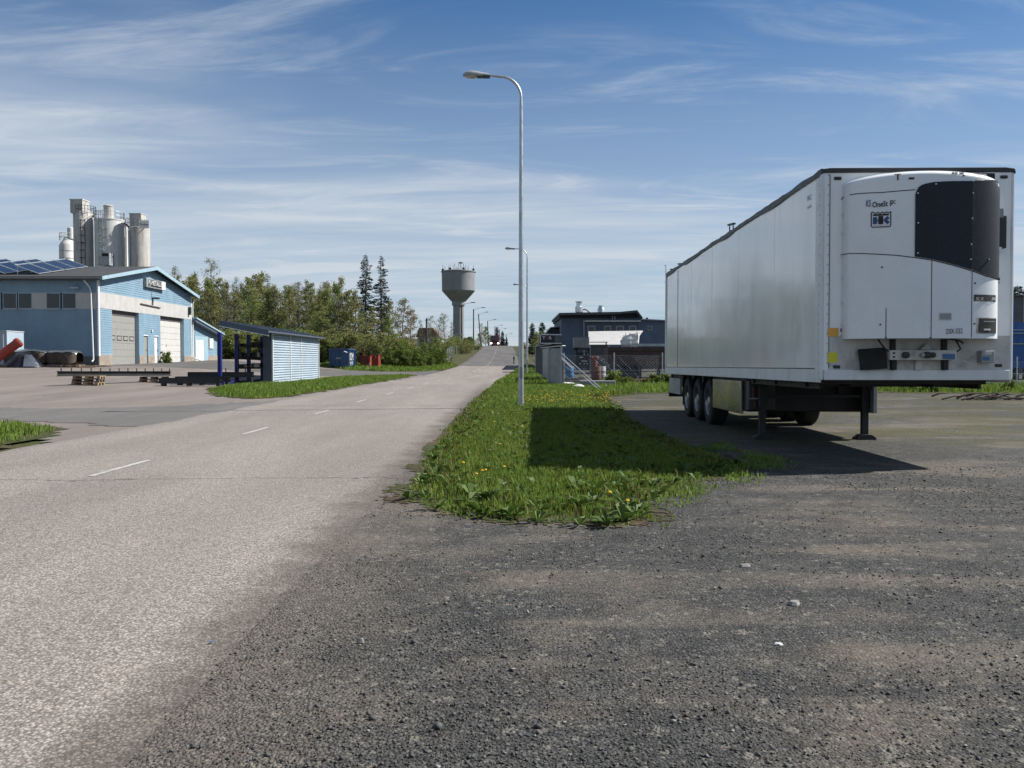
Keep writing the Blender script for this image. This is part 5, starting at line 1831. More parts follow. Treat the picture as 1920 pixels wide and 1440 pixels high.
# ------------------------------------------------------------------ navy buildings and clutter behind the fence
def navy_building():
    Y = 85.0
    X = lambda px: wx(px, Y)
    Z = lambda py: wz(py, Y)
    zb = g(8, 85) - .1
    t = thing('navy_building', 'dark blue timber-clad factory building with two roof vents', 'building', (X(1048), Y, zb))

    def part(mb, name, mat, parent=None, **k):
        return W(mb, t).build(name, mat, parent or t, **k)
    part(MB().box(X(1052), X(1200), Y, Y + 14, zb, Z(593)), 'wall', 'navy_wall')
    bd = MB()
    for px in np.arange(1052, 1094, 2.6):
        bd.box(X(px), X(px) + .03, Y - .03, Y, zb, Z(594))
    for px in np.arange(1096, 1200, 2.6):
        bd.box(X(px), X(px) + .03, Y - .05, Y, Z(646), Z(604))
    part(bd, 'cladding_battens', 'navy_wall')['kind'] = 'stuff'
    # overhanging roof with deep fascia
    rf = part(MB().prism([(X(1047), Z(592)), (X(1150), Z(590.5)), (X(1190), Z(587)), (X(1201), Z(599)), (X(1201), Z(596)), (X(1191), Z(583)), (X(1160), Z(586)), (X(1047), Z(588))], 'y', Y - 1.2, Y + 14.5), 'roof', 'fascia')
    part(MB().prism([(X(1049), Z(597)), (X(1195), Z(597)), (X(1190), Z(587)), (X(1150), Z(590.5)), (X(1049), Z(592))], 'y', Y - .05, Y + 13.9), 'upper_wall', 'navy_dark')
    part(MB().box(X(1096), X(1200), Y - .5, Y - .35, Z(603.5), Z(601.5)), 'gutter', 'white_trim', rf)
    part(MB().tube((X(1094.5), Y - .15, zb), (X(1094.5), Y - .15, Z(600)), .06), 'downpipe', 'galv_dull')
    for px in (1147.5, 1152):
        part(MB().tube((X(px), Y - .3, Z(605)), (X(px), Y - .3, Z(593)), .05), 'vent_pipe', 'galv_dull')
    for (a, b) in ((1103, 1114.5), (1134, 1144), (1156, 1168), (1180, 1191)):
        w = part(MB().box(X(a - 1.5), X(b + 1.5), Y - .07, Y - .01, Z(624), Z(611)), 'window', 'galv_dull')
        part(MB().box(X(a), X(b), Y - .085, Y - .07, Z(622.5), Z(612.5)), 'pane', 'dark_glass', w)
    part(MB().prism([(X(1200), zb), (X(1260), zb), (X(1260), Z(600)), (X(1225), Z(597.5)), (X(1200), Z(598))], 'y', Y + 2, Y + 13), 'right_wing', 'navy_wall')
    part(MB().prism([(X(1200), Z(598)), (X(1203), Z(596)), (X(1262), Z(599)), (X(1262), Z(600.5))], 'y', Y + 1.6, Y + 13.2), 'wing_roof', 'galv_dull')
    w = part(MB().box(X(1219.5), X(1228.5), Y + 1.95, Y + 2, Z(618), Z(609.5)), 'window', 'galv_dull')
    part(MB().box(X(1221), X(1227), Y + 1.93, Y + 1.95, Z(616.5), Z(611)), 'pane', 'dark_glass', w)
    part(MB().box(X(1223), X(1227), Y + 4, Y + 4.3, Z(598), Z(592)), 'flue', 'steel_dark')
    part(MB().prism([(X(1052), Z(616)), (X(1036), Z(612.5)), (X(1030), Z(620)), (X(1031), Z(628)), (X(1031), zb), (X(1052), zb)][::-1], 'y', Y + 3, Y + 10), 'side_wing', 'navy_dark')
    part(MB().prism([(X(1053), Z(611)), (X(1035), Z(613)), (X(1028.5), Z(621)), (X(1028), Z(620)), (X(1034), Z(611.5)), (X(1053), Z(608.5))], 'y', Y + 2.8, Y + 10.2), 'side_wing_roof', 'galv_dull')
    # vents on the roof
    v = part(MB().lathe([(.32, Z(590) - zb), (.32, Z(582) - zb), (.40, Z(581) - zb), (.40, Z(571) - zb), (.30, Z(570) - zb), (.27, Z(561.5) - zb)], 16, (X(1091.5), Y + 4, zb)), 'roof_vent', 'alu', smooth=True)
    part(MB().lathe([(.38, Z(562) - zb), (.38, Z(560.5) - zb)], 14, (X(1091.5), Y + 4, zb)), 'vent_cap', 'galv_dull', v)
    part(MB().path([(X(1094), Y + 4, Z(577)), (X(1103), Y + 4, Z(575.5)), (X(1107), Y + 4, Z(577)), (X(1120), Y + 4, Z(588))], .10, 8), 'elbow_duct', 'galv_dull', smooth=True)
    v = part(MB().lathe([(.36, Z(590) - zb), (.36, Z(575) - zb), (.26, Z(572) - zb), (.26, Z(568.5) - zb)], 16, (X(1134.5), Y + 4, zb)), 'roof_vent', 'galv', smooth=True)
    # white-roofed lean-to in front
    Y2 = 72.0
    X2 = lambda px: wx(px, Y2); Z2 = lambda py: wz(py, Y2)
    zb2 = g(9, Y2)
    t2 = thing('lean_to_shelter', 'low shelter with a big sloping white sheet roof in front of the navy building', 'shelter', (X2(1103), Y2, zb2))
    W(MB().add([(X2(1104), Y2, Z2(646)), (X2(1186), Y2, Z2(646)), (X2(1186), Y2, Z2(647)), (X2(1104), Y2, Z2(647)), (wx(1103, 77), 77, wz(621.5, 77)), (wx(1205, 77), 77, wz(620, 77)), (wx(1205, 77), 77, wz(621.5, 77)), (wx(1103, 77), 77, wz(623, 77))],
                ((0, 1, 5, 4), (3, 7, 6, 2), (0, 3, 2, 1), (4, 5, 6, 7), (0, 4, 7, 3), (1, 2, 6, 5))), t2).build('sheet_roof', 'render_band', t2)
    W(MB().box(X2(1106), X2(1142), Y2 + .2, Y2 + .3, zb2 - .1, Z2(647)), t2).build('front_wall', 'grey_wall', t2)
    bd = MB()
    for px in np.arange(1107, 1142, 3.2):
        bd.box(X2(px), X2(px) + .04, Y2 + .15, Y2 + .2, zb2, Z2(648))
    W(bd, t2).build('wall_battens', 'grey_wall', t2)['kind'] = 'stuff'
    for px in (1106, 1141, 1184):
        W(MB().box(X2(px) - .06, X2(px) + .06, Y2 + .02, Y2 + .14, zb2 - .1, Z2(647)), t2).build('post', 'galv_dull', t2)
    W(MB().box(X2(1100), X2(1139), Y2 - .2, Y2 - .1, Z2(642.5), Z2(641)), t2).build('rail', 'galv_dull', t2)
    W(MB().box(X2(1135), X2(1137), Y2 - .2, Y2 - .1, Z2(648), Z2(641)), t2).build('rail_post', 'steel_dark', t2)
    # big bag on the trailer
    Y3 = 62.0
    X3 = lambda px: wx(px, Y3); Z3 = lambda py: wz(py, Y3)
    zb3 = g(9, Y3)
    t3 = thing('flatbed_trailer', 'dark brown boarded trailer with a pale top rail behind the wire fence', 'trailer', (X3(1140), Y3, zb3))
    W(MB().box(X3(1140), X3(1275), Y3, Y3 + 2.4, Z3(684), Z3(651)), t3).build('side_boards', 'brown_trailer', t3)
    for py in (659, 667.5, 676):
        W(MB().box(X3(1140), X3(1275), Y3 - .02, Y3, Z3(py), Z3(py - .8)), t3).build('board_gap', 'void', t3)
    for px in (1160, 1185, 1210, 1240):
        W(MB().box(X3(px), X3(px) + .08, Y3 - .06, Y3 - .02, Z3(688), Z3(650)), t3).build('stake', 'brown_trailer', t3)
    W(MB().box(X3(1184), X3(1275), Y3 - .15, Y3 + .1, Z3(649), Z3(644.5)), t3).build('top_rail', 'pale_rail', t3)
    W(MB().box(X3(1150), X3(1275), Y3 + .1, Y3 + 2.2, Z3(691), Z3(684)), t3).build('bed', 'steel_dark', t3)
    for px in (1175, 1190):
        w = MB().lathe([(.18, -.15), (.44, -.15), (.46, 0), (.44, .15), (.18, .15)], 20)
        w.v = [(X3(px) + p[0] - t3.location[0], p[2] + .25, .46 + p[1]) for p in w.v]
        w.build('wheel', 'rubber', t3, smooth=True)
    t4 = thing('bulk_bag', 'white bulk bag with tan contents standing on the brown trailer', 'bag', (X3(1183), Y3 + 1, Z3(651)))
    hq = Z3(625) - Z3(648)
    bg_ = MB()

    def bagp(a, q):
        r = (.44 + .12 * math.sin(q * 2.6 + .3)) * (1 + .16 * float(vnoise(a * 1.6, q * 3, 1, 3)) + .07 * float(vnoise(a * 4, q * 7, 1, 5)))
        sq = 1 / max(abs(math.cos(a)), abs(math.sin(a))) ** .55
        lean = .10 * q
        return (r * sq * math.cos(a) * 1.12 + lean, r * sq * math.sin(a), q * hq * (1 + .14 * math.cos(a + .6) * q))
    bg_.grid(bagp, np.linspace(0, 2 * math.pi, 41), np.linspace(0, 1, 14))
    bg_.build('bag', 'bag_white', t4, smooth=True)
    MB().grid(lambda a, q: tuple(Vector(bagp(a, .93)) * 1 * Vector((q, q, 1)) if False else (bagp(a, .93)[0] * q, bagp(a, .93)[1] * q, bagp(a, .93)[2] - .02 + .12 * (1 - q))), np.linspace(0, 2 * math.pi, 25), [.001, .4, .75, 1]).build('contents', 'bag_tan', t4, smooth=True)
    for a in (.6, 2.4, 3.9, 5.4):
        p_ = Vector(bagp(a, 1))
        MB().path([p_, p_ + Vector((.03, 0, .16)), p_ * 1.02 + Vector((.10, .02, .02))], .022, 5).build('strap', 'bag_white', t4)
    # dark low frame machine in front of the trailer
    Y5 = 55.0
    X5 = lambda px: wx(px, Y5); Z5 = lambda py: wz(py, Y5)
    t5 = thing('harrow_frame', 'low dark steel frame with rails parked just behind the wire fence', 'machinery', (X5(1140), Y5, g(7, Y5)))
    for k, py in enumerate((686, 691, 696)):
        W(MB().box(X5(1140 + 4 * k), X5(1265), Y5 + k * .3, Y5 + k * .3 + .1, Z5(py + 1.3), Z5(py)), t5).build('rail', 'steel_dark', t5)
    W(MB().box(X5(1158), X5(1194), Y5 + .2, Y5 + 1.2, g(7, Y5), Z5(700)), t5).build('housing', 'black', t5)
    for px in (1142, 1200, 1235):
        W(MB().box(X5(px), X5(px) + .1, Y5, Y5 + .8, g(7, Y5), Z5(686)), t5).build('leg', 'steel_dark', t5)
    # wire cage crate on top of black machinery, red post
    Y6 = 60.0
    X6 = lambda px: wx(px, Y6); Z6 = lambda py: wz(py, Y6)
    zb6 = g(4, Y6)
    t6 = thing('machine_rack', 'black machinery rack full of bolts and fittings left of the red post', 'machinery', (X6(1080), Y6, zb6))
    for (a, b, c_, d_) in ((1079, 1083, 694, 652), (1103, 1106, 694, 652), (1079, 1106, 656, 652), (1082, 1104, 690, 684)):
        W(MB().box(X6(a), X6(b), Y6, Y6 + 1, Z6(c_), Z6(d_)), t6).build('frame', 'steel_dark', t6)
    W(MB().box(X6(1084), X6(1103), Y6 + .2, Y6 + .9, Z6(684), Z6(661)), t6).build('machine', 'black', t6)
    for k in range(14):
        px, py = random.uniform(1085, 1102), random.choice((663, 669, 676, 681))
        W(MB().box(X6(px), X6(px) + .07, Y6 + .1, Y6 + .2, Z6(py + 2), Z6(py)), t6).build('fitting', 'alu', t6)
    t7 = thing('wire_crate', 'grey wire mesh crate standing on the black machinery rack', 'crate', (X6(1075), Y6, Z6(652)))
    cg = MB()
    for px in np.arange(1075, 1105.6, 1.7):
        cg.box(X6(px), X6(px) + .02, Y6 - .02, Y6, Z6(652), Z6(632))
    for py in np.arange(632, 653, 2):
        cg.box(X6(1075), X6(1105.5), Y6 - .03, Y6 - .01, Z6(py + .3), Z6(py))
    W(cg, t7).build('mesh_front', 'cage', t7)['kind'] = 'stuff'
    W(MB().box(X6(1076), X6(1105), Y6 + .25, Y6 + .9, Z6(651), Z6(633)), t7).build('load', 'galv_dull', t7)
    t8 = thing('red_post', 'red-brown steel pillar with a flanged head behind the fence', 'pillar', (X6(1106.5), Y6 - 3, g(5, Y6 - 3)))
    zt8 = wz(669, Y6 - 3) - t8.location[2]
    MB().lathe([(.20, 0), (.20, zt8 - .25), (.26, zt8 - .2), (.29, zt8), (.20, zt8 + .03)], 16).build('pillar', 'hydrant', t8, smooth=True)
    MB().lathe([(.31, zt8 - .10), (.31, zt8 - .04)], 16).build('flange', 'rust', t8, smooth=True)
    MB().box(.1, .17, -.24, -.18, zt8 * .33, zt8 * .33 + .16).build('label', 'sticker_white', t8)
    # box lorry body with red and white letters, beside the building
    Y9 = 76.0
    X9 = lambda px: wx(px, Y9); Z9 = lambda py: wz(py, Y9)
    t9 = thing('lettered_box_body', 'dark box body with white frame and red-white letters beyond the sheet fence', 'box body', (X9(1013), Y9, g(3, Y9)))
    W(MB().box(X9(1013), X9(1053), Y9, Y9 + 2.4, Z9(644), Z9(627)), t9).build('box', 'navy_dark', t9)
    for (a, b, c_, d_) in ((1012.4, 1053, 628.4, 626.6), (1012.4, 1053, 644.6, 643), (1012.4, 1014, 644, 627)):
        W(MB().box(X9(a), X9(b), Y9 - .04, Y9 - .005, Z9(c_), Z9(d_)), t9).build('frame', 'white_trim', t9)
    W(MB().box(X9(1040), X9(1053), Y9 - .02, Y9 - .002, Z9(643), Z9(628.5)), t9).build('grey_panel', 'grey_wall', t9)
    l9 = t9.location
    for ch, px, m_ in (('T', 1019.5, 'white_paint'), ('O', 1025.5, 'red_paint'), ('R', 1032, 'white_paint')):
        lettering('lettering', ch, .36, m_, t9, (lambda p: lambda u, v: (X9(p) + u - l9[0], Y9 - .03 - l9[1], Z9(633.7) + v - l9[2]))(px), True, True, .27)
    W(MB().box(X9(1013), X9(1053), Y9 + .2, Y9 + 2.2, g(3, Y9), Z9(644)), t9).build('under_box', 'steel_dark', t9)
    # small grey hut
    Y10 = 68.0
    X10 = lambda px: wx(px, Y10); Z10 = lambda py: wz(py, Y10)
    t10 = thing('tool_hut', 'small grey hut with sloping roof at the start of the sheet fence', 'hut', (X10(1004), Y10, g(2.5, Y10)))
    W(MB().box(X10(1004), X10(1032), Y10, Y10 + 2, g(2.5, Y10), Z10(650)), t10).build('wall', 'grey_wall', t10)
    W(MB().prism([(X10(1002), Z10(650.5)), (X10(1034), Z10(645.5)), (X10(1034), Z10(644)), (X10(1002), Z10(649))], 'y', Y10 - .3, Y10 + 2.2), t10).build('roof', 'galv_dull', t10)
    W(MB().box(X10(1003.2), X10(1004.6), Y10 - .04, Y10 + .06, g(2.5, Y10), Z10(650)), t10).build('corner_post', 'galv_dull', t10)
    # sheet metal fence beside the road
    t11 = thing('sheet_metal_fence', 'grey corrugated sheet fence of two leaves beside the verge', 'fence', (2.3, 47, g(2.3, 47)))
    def leaf(x0, y0, x1, y1, h):
        n = 36
        mb = MB()
        d = Vector((x1 - x0, y1 - y0, 0)); nn = Vector((-d.y, d.x, 0)).normalized()
        ps = []
        for k in range(n + 1):
            p = Vector((x0, y0, 0)) + d * k / n + nn * (.02 if k % 4 < 2 else -.02)
            ps.append(p)
        mb.grid(lambda i, z: (ps[int(i)].x, ps[int(i)].y, g(x0, y0) + z), list(range(n + 1)), [.05, h])
        W(mb, t11).build('sheet', 'galv_dull', t11)
    leaf(wx(1031, 47.3), 47.3, wx(1052, 46.2), 46.2, 1.98)
    leaf(wx(1018.5, 54), 54, wx(1028, 49), 49, 2.0)
    for (px, y, h) in ((1052.5, 46.2, 2.15), (1030, 47.3, 2.0), (1028, 49, 2.05), (1018, 54, 2.0)):
        x = wx(px, y)
        W(MB().box(x - .05, x + .05, y - .05, y + .05, g(x, y) - .1, g(x, y) + h), t11).build('post', 'galv_dull', t11)
    W(MB().box(wx(1052, 46.3), wx(1055.5, 46.3), 46.25, 46.9, g(2.6, 46), g(2.6, 46) + 2.05), t11).build('end_return', 'grey_wall', t11)
    W(MB().obox((wx(1036, 47.5), 47.2, g(2.4, 47) + 2.08), (1.3, .5, .03), (0, R(-5), R(-25))), t11).build('cap_sheet', 'white_trim', t11)
    # white poles leaning against it
    for i, (a, b, lb) in enumerate((((1053, 663), (1131, 721), 'upper of two long white poles leaning against the sheet fence'), ((1053, 670), (1124, 724), 'lower of two long white poles leaning against the sheet fence'),
                                    ((1053, 673), (1072, 690), 'short pale pole behind the two long leaning poles'))):
        p0 = Vector((wx(a[0], 46), 46.0, wz(a[1], 46))); yb = 38.5 if i < 2 else 46
        p1 = Vector((wx(b[0], yb), yb, g(wx(b[0], yb), yb) + .04 if i < 2 else wz(b[1], 46)))
        t = thing('leaning_pole', lb, 'pole', tuple(p1), group='poles leaning on the sheet fence')
        MB().path([(0, 0, 0), tuple(p0 - p1)], .024, 8).build('pole_shaft', 'galv_dull', t, smooth=True)
        MB().path([tuple((p0 - p1) * .995), tuple((p0 - p1) * 1.005)], .038, 8).build('end_cap', 'galv_dull', t)
    # white sacks and scrap on the grass there
    for (px, py, Y_, w, h, lb) in ((1085, 709, 42, .35, .14, 'white crumpled sack on the grass below the leaning poles'), (1062, 697, 47.5, .5, .07, 'pale flat board lying by the sheet fence')):
        x = wx(px, Y_)
        mb = MB()
        mb.grid(lambda a, q: (w * q * math.cos(a) * (1 + .2 * float(vnoise(a * 2, q, 1, 8))), w * .6 * q * math.sin(a), h * (1 - q ** 2) + .02), np.linspace(0, 2 * math.pi, 17), np.linspace(.001, 1, 6))
        tag(mb.build('sack' if h > .1 else 'board', 'bag_white', None, smooth=True, loc=(x, Y_, g(x, Y_) + .05)), lb, 'sack' if h > .1 else 'board')
    # drums, planks and pipes lying about behind the fence
    for k, (px, Y_, m_, lb) in enumerate(((1068, 58, 'sticker_blue', 'blue steel drum standing left of the machinery rack'), (1119, 57, 'rust', 'rusty steel drum right of the red pillar'), (1128, 57.6, 'galv_dull', 'grey steel drum beside the rusty one'))):
        x = wx(px, Y_)
        t = thing('steel_drum', lb, 'drum', (x, Y_, g(x, Y_)), group='drums behind the fence')
        MB().lathe([(.28, 0), (.29, .02), (.285, .30), (.295, .31), (.285, .33), (.285, .56), (.295, .58), (.285, .60), (.29, .86), (.28, .88), (.26, .86)], 18).build('barrel', m_, t, smooth=True)
        MB().lathe([(.03, .86), (.03, .885)], 8, (.15, 0, 0)).build('bung', 'steel_dark', t)
    t = thing('plank_pile', 'pile of grey planks lying between the sheet fence and the machinery rack', 'planks', (wx(1066, 52), 52, g(3.4, 52)))
    rq = random.Random(12)
    for k in range(14):
        MB().obox((rq.uniform(-.3, .3), rq.uniform(-.3, .3), .05 + .045 * (k // 3)), (rq.uniform(1.4, 2.4), .14, .04), (0, rq.uniform(-.03, .03), rq.uniform(-.35, .35))).build('plank', rq.choice(('old_wood', 'pallet_wood', 'white_trim', 'galv_dull')), t)
    t = thing('pipe_heap', 'heap of thin pipes lying in front of the dark low frame', 'pipes', (wx(1200, 51), 51, g(7.5, 51)))
    for k in range(9):
        y = rq.uniform(-.5, .5); z = .06 + .05 * (k // 3); a_ = rq.uniform(-.15, .15)
        MB().path([(-1.8, y - a_, z), (1.8, y + a_, z + rq.uniform(0, .1))], .035, 7).build('pipe', rq.choice(('galv_dull', 'steel_dark', 'rust')), t)
    # low concrete block
    x = wx(1120, 44)
    tag(MB().box(-.9, .9, -.3, .3, 0, .32).build('concrete_block', 'concrete', None, bevel=.03, loc=(x, 44, g(x, 44))), 'low grey concrete block lying by the fence foot', 'block')


navy_building()


def wire_fence():
    def bay(t, x0, x1, y, h, posts=True):
        zb = g((x0 + x1) / 2, y)
        mb = MB()
        for z in (.05, h * .5, h):
            mb.path([(x0, y, zb + z), (x1, y, zb + z)], .006, 4)
        n = int((x1 - x0 + h) / .16)
        for k in range(n):
            a = x0 - h + k * .16
            for s in (1, -1):
                p0 = [a, 0.0]; p1 = [a + h, h]
                if p0[0] < x0:
                    p0 = [x0, x0 - a]
                if p1[0] > x1:
                    p1 = [x1, x1 - a]
                if p1[0] - p0[0] < .05:
                    continue
                if s == -1:
                    p0[1], p1[1] = h - p0[1], h - p1[1]
                mb.path([(p0[0], y, zb + p0[1]), (p1[0], y, zb + p1[1])], .0035, 3, False)
        o = W(mb, t).build('wire_mesh', 'galv', t)
        o['kind'] = 'stuff'
    Y = 46.6
    t = thing('wire_fence', 'wire mesh fence with thin steel posts behind the trailer', 'fence', (2.8, Y, g(4, Y)))
    xs = [2.8, 5.5, 8.1, 10.8, 13.5]
    for i, x in enumerate(xs):
        W(MB().tube((x, Y, g(x, Y) - .2), (x, Y, g(x, Y) + 1.75), .03, None, 8), t).build('post', 'galv', t, smooth=True)
        if i:
            bay(t, xs[i - 1], x, Y, 1.6)
    t = thing('wire_fence', 'wire mesh fence at the right edge past the trailer front', 'fence', (23, 40, g(23, 40)))
    xs = [20.5, 23.35, 26, 28.6]
    for i, x in enumerate(xs):
        W(MB().tube((x, 40, g(x, 40) - .2), (x, 40, g(x, 40) + 1.55), .03, None, 8), t).build('post', 'galv', t, smooth=True)
        if i:
            bay(t, xs[i - 1], x, 40, 1.3)
    for z in (.35, .75):
        W(MB().path([(20.5, 39.96, g(23, 40) + z), (28.6, 39.96, g(23, 40) + z)], .012, 5), t).build('rail', 'galv', t)
    # flag pole-like mast just left of the trailer rear
    x = wx(1247.5, 60)
    t = thing('antenna_mast', 'thin grey mast standing behind the rear end of the white trailer', 'mast', (x, 60, g(x, 60)))
    MB().path([(0, 0, 0), (0, 0, wz(498, 60) - g(x, 60))], [.05, .03], 8).build('mast_shaft', 'galv', t)
    MB().box(-.12, .02, -.02, .02, wz(499, 60) - g(x, 60), wz(498, 60) - g(x, 60)).box(-.1, .02, -.02, .02, wz(530, 60) - g(x, 60), wz(529, 60) - g(x, 60)).build('cross_arm', 'galv', t)


wire_fence()


def right_edge():
    Y = 58.0
    X = lambda px: wx(px, Y); Z = lambda py: wz(py, Y)
    zb = g(34, Y)
    t = thing('grey_hall', 'flat-roofed grey hall at the right edge beyond the trailer', 'building', (X(1890), Y + 6, zb))
    Yh = 72.0
    W(MB().box(wx(1870, Yh), wx(2010, Yh), Yh, Yh + 8, zb, wz(556, Yh)), t).build('wall', 'grey_wall', t)
    W(MB().box(wx(1868, Yh), wx(2012, Yh), Yh - .2, Yh + 8.2, wz(556, Yh), wz(554, Yh)), t).build('roof', 'fascia', t)
    for k in range(6):
        x = wx(1896 + k * 20, Yh)
        W(MB().box(x, x + .06, Yh - .05, Yh, zb, wz(557, Yh)), t).build('panel_joint', 'galv_dull', t)
    t = thing('blue_lorry_frame', 'blue steel lorry body with pale rails at the right edge', 'lorry', (X(1890), Y, zb))
    W(MB().box(X(1885), X(1990), Y, Y + 2.4, Z(690), Z(645)), t).build('side', 'blue_frame', t)
    W(MB().box(X(1893), X(1900), Y - .1, Y + .1, Z(645), Z(570)), t).build('upright', 'blue_frame', t)
    W(MB().box(X(1900), X(1990), Y + .3, Y + 2.2, Z(645), Z(604)), t).build('load', 'blue_frame', t)
    for py in (618, 624, 644):
        W(MB().box(X(1885), X(1990), Y - .12, Y + .0, Z(py + 1.6), Z(py)), t).build('rail', 'pale_rail', t)
    for px in (1900, 1950):
        W(MB().box(X(px), X(px) + .5, Y + .2, Y + 2, zb, Z(690)), t).build('support', 'steel_dark', t)
    # brash heap with a plank
    Yd = 31.0
    xd = wx(1835, Yd)
    t = thing('brash_heap', 'heap of dark branches and scrap on the ground beyond the trailer front', 'branch heap', (xd, Yd, 0))
    for k in range(22):
        mb = MB()
        p = Vector((random.gauss(0, .8), random.gauss(0, .35), .05 + .12 * random.random()))
        a = random.uniform(-.5, .5)
        l = random.uniform(.4, 1.1)
        q = p + Vector((math.cos(a) * l, math.sin(a) * l, random.uniform(-.02, .2)))
        mb.path([p, (p + q) / 2 + Vector((0, 0, .05)), q], [.04, .03, .012], 6)
        mb.build('branch', 'bark', t)
    t = thing('grey_plank', 'weathered grey plank lying aslant at the end of the branch heap', 'plank', (wx(1888, Yd), Yd, 0))
    MB().obox((0, 0, .16), (1.0, .14, .035), (0, R(16), R(-10))).build('plank', 'old_wood', t)


right_edge()


# ------------------------------------------------------------------ far road furniture
def far_things():
    # wooden lamp poles left of the climbing road
    protos = []
    for i, (px, ytop, Y, lean, lb) in enumerate(((866, 570, 172, 0, 'nearest wooden lamp pole, in front of the water tower stem'), (888, 579, 200, 0, 'second wooden lamp pole, just right of the water tower'), (902, 588, 232, -4.5, 'leaning third wooden lamp pole on the climbing road'),
                                                 (916, 601, 262, -2, 'fourth wooden lamp pole in front of the far birch'), (928, 611, 292, 0, 'fifth wooden lamp pole above the red lorry'), (936.5, 617, 330, 0, 'sixth small wooden lamp pole above the red lorry'), (949, 626, 370, 0, 'farthest tiny lamp pole right of the red lorry'))):
        x = wx(px, Y)
        zb = g(x, Y) - .3
        h = wz(ytop + 1, Y) - zb
        t = thing('wooden_lamp_pole', lb, 'lamp pole', (x, Y, zb), group='wooden lamp poles left of the climbing road')
        t.rotation_euler = (0, R(lean), 0)
        MB().path([(0, 0, 0), (0, 0, h)], [.17, .12], 8).build('pole', 'pole_wood', t, smooth=True)
        MB().path([(0, 0, h - .4), (.3, 0, h), (1.9, 0, h + .35)], .04, 6).build('arm', 'galv_dull', t)
        MB().box(1.8, 2.7, -.15, .15, h + .30, h + .45).build('lamp_head', 'dark_plastic', t, bevel=.05)
    x = wx(800, 118)
    t = thing('utility_pole', 'bare dark wooden pole standing among the bushes', 'pole', (x, 118, g(x, 118)))
    MB().path([(0, 0, 0), (0, 0, wz(597, 118) - g(x, 118))], [.14, .11], 8).build('pole', 'pole_wood', t, smooth=True)
    MB().box(-.2, .2, -.05, .05, wz(601, 118) - g(x, 118), wz(600, 118) - g(x, 118)).build('cross_piece', 'pole_wood', t)
    # white stakes
    for k, (px, y0, y1, Y) in enumerate(((838.5, 643, 662, 118), (842, 642, 660, 122), (845, 641, 658, 127), (848.5, 640, 656, 133), (852, 638, 652, 140), (856, 636, 648, 148), (860, 634, 645, 156))):
        x = wx(px, Y)
        zb = wz(y1, Y) - .3
        ords = ('first', 'second', 'third', 'fourth', 'fifth', 'sixth', 'seventh')
        tag(MB().box(-.08, .08, -.08, .08, 0, wz(y0, Y) - zb).prism([(-.08, wz(y0, Y) - zb), (.08, wz(y0, Y) - zb), (0, wz(y0, Y) - zb + .1)], 'y', -.08, .08).build('white_stake', 'white_trim', None, loc=(x, Y, min(zb, g(x, Y)))), ords[k] + ' pale stake of the row left of the road, counted from the near end', 'stake', 'pale stakes left of the road')
    # red lorry on the crest
    Y = 226.0
    X0 = wx(927.5, Y)
    zb = g(X0, Y) + .02
    t = thing('red_lorry', 'dark red lorry with lit headlights coming over the crest', 'lorry', (X0, Y, zb))
    MB().prism([(-1.22, .55), (1.22, .55), (1.22, 1.75), (1.12, 2.75), (-1.12, 2.75), (-1.22, 1.75)], 'y', 0, 2.0).build('cab', 'truck_red', t, bevel=.08)
    MB().prism([(-1.08, 1.65), (1.08, 1.65), (1.0, 2.5), (-1.0, 2.5)], 'y', -.03, .03).build('windscreen', 'dark_glass', t)
    MB().box(-1.2, 1.2, -.08, .02, .35, .75).build('bumper', 'truck_red', t)
    MB().box(-.7, .7, -.05, 0, .85, 1.45).build('grille', 'ink', t)
    for s in (-1, 1):
        MB().box(s * .92 - .2, s * .92 + .2, -.12, -.06, .55, .82).build('headlight', 'headlight', t)
        MB().box(s * 1.38 - .1, s * 1.38 + .1, .1, .25, 1.6, 2.3).build('mirror', 'ink', t)
        for y in (.9, 4.6, 6):
            w = MB().lathe([(.2, -.14), (.5, -.14), (.5, .14), (.2, .14)], 18)
            w.v = [(s * 1.02 + p[2], y + p[0], .5 + p[1]) for p in w.v]
            w.build('wheel', 'rubber', t, smooth=True)
    MB().box(-1.2, 1.2, 2.2, 8, .9, 2.6).build('load_box', 'truck_red', t)
    # house with a tiled roof behind the bushes, house right of the poles
    Y = 170.0
    X = lambda px: wx(px, Y); Z = lambda py: wz(py, Y)
    t = thing('tiled_house', 'low house with brown-red tiled roof showing behind the bushes', 'house', (X(805), Y, g(X(805), Y)))
    zb = t.location[2]
    W(MB().box(X(783), X(822), Y, Y + 8, zb - 1, Z(631)), t).build('wall', 'render_band', t)
    W(MB().prism([(X(780), Z(632)), (X(825), Z(632)), (X(812), Z(615)), (X(786), Z(615))], 'y', Y - .5, Y + 8.5), t).build('roof', 'roof_tile', t)
    W(MB().box(X(790), X(795), Y - .04, Y, Z(645), Z(637)), t).build('window', 'dark_glass', t)
    Y = 215.0
    t = thing('distant_house', 'small pale house half hidden at the foot of the lamp poles', 'house', (wx(880, Y), Y, g(wx(880, Y), Y)))
    zb = t.location[2]
    W(MB().box(wx(870, Y), wx(889, Y), Y, Y + 6, zb, wz(638, Y)), t).build('wall', 'white_trim', t)
    W(MB().prism([(wx(868, Y), wz(638, Y)), (wx(891, Y), wz(638, Y)), (wx(880, Y), wz(631, Y))], 'y', Y - .4, Y + 6.4), t).build('roof', 'fascia', t)
    # small dark objects at the mouth of the resurfaced road
    x = wx(963.5, 104)
    t = thing('roadside_post', 'short dark reflector post on the right edge of the climbing road', 'post', (x, 104, g(x, 104)))
    MB().box(-.06, .06, -.03, .03, 0, .95).build('shaft', 'dark_plastic', t)
    MB().box(-.09, .09, -.05, -.03, .6, .9).build('reflector', 'ink', t)
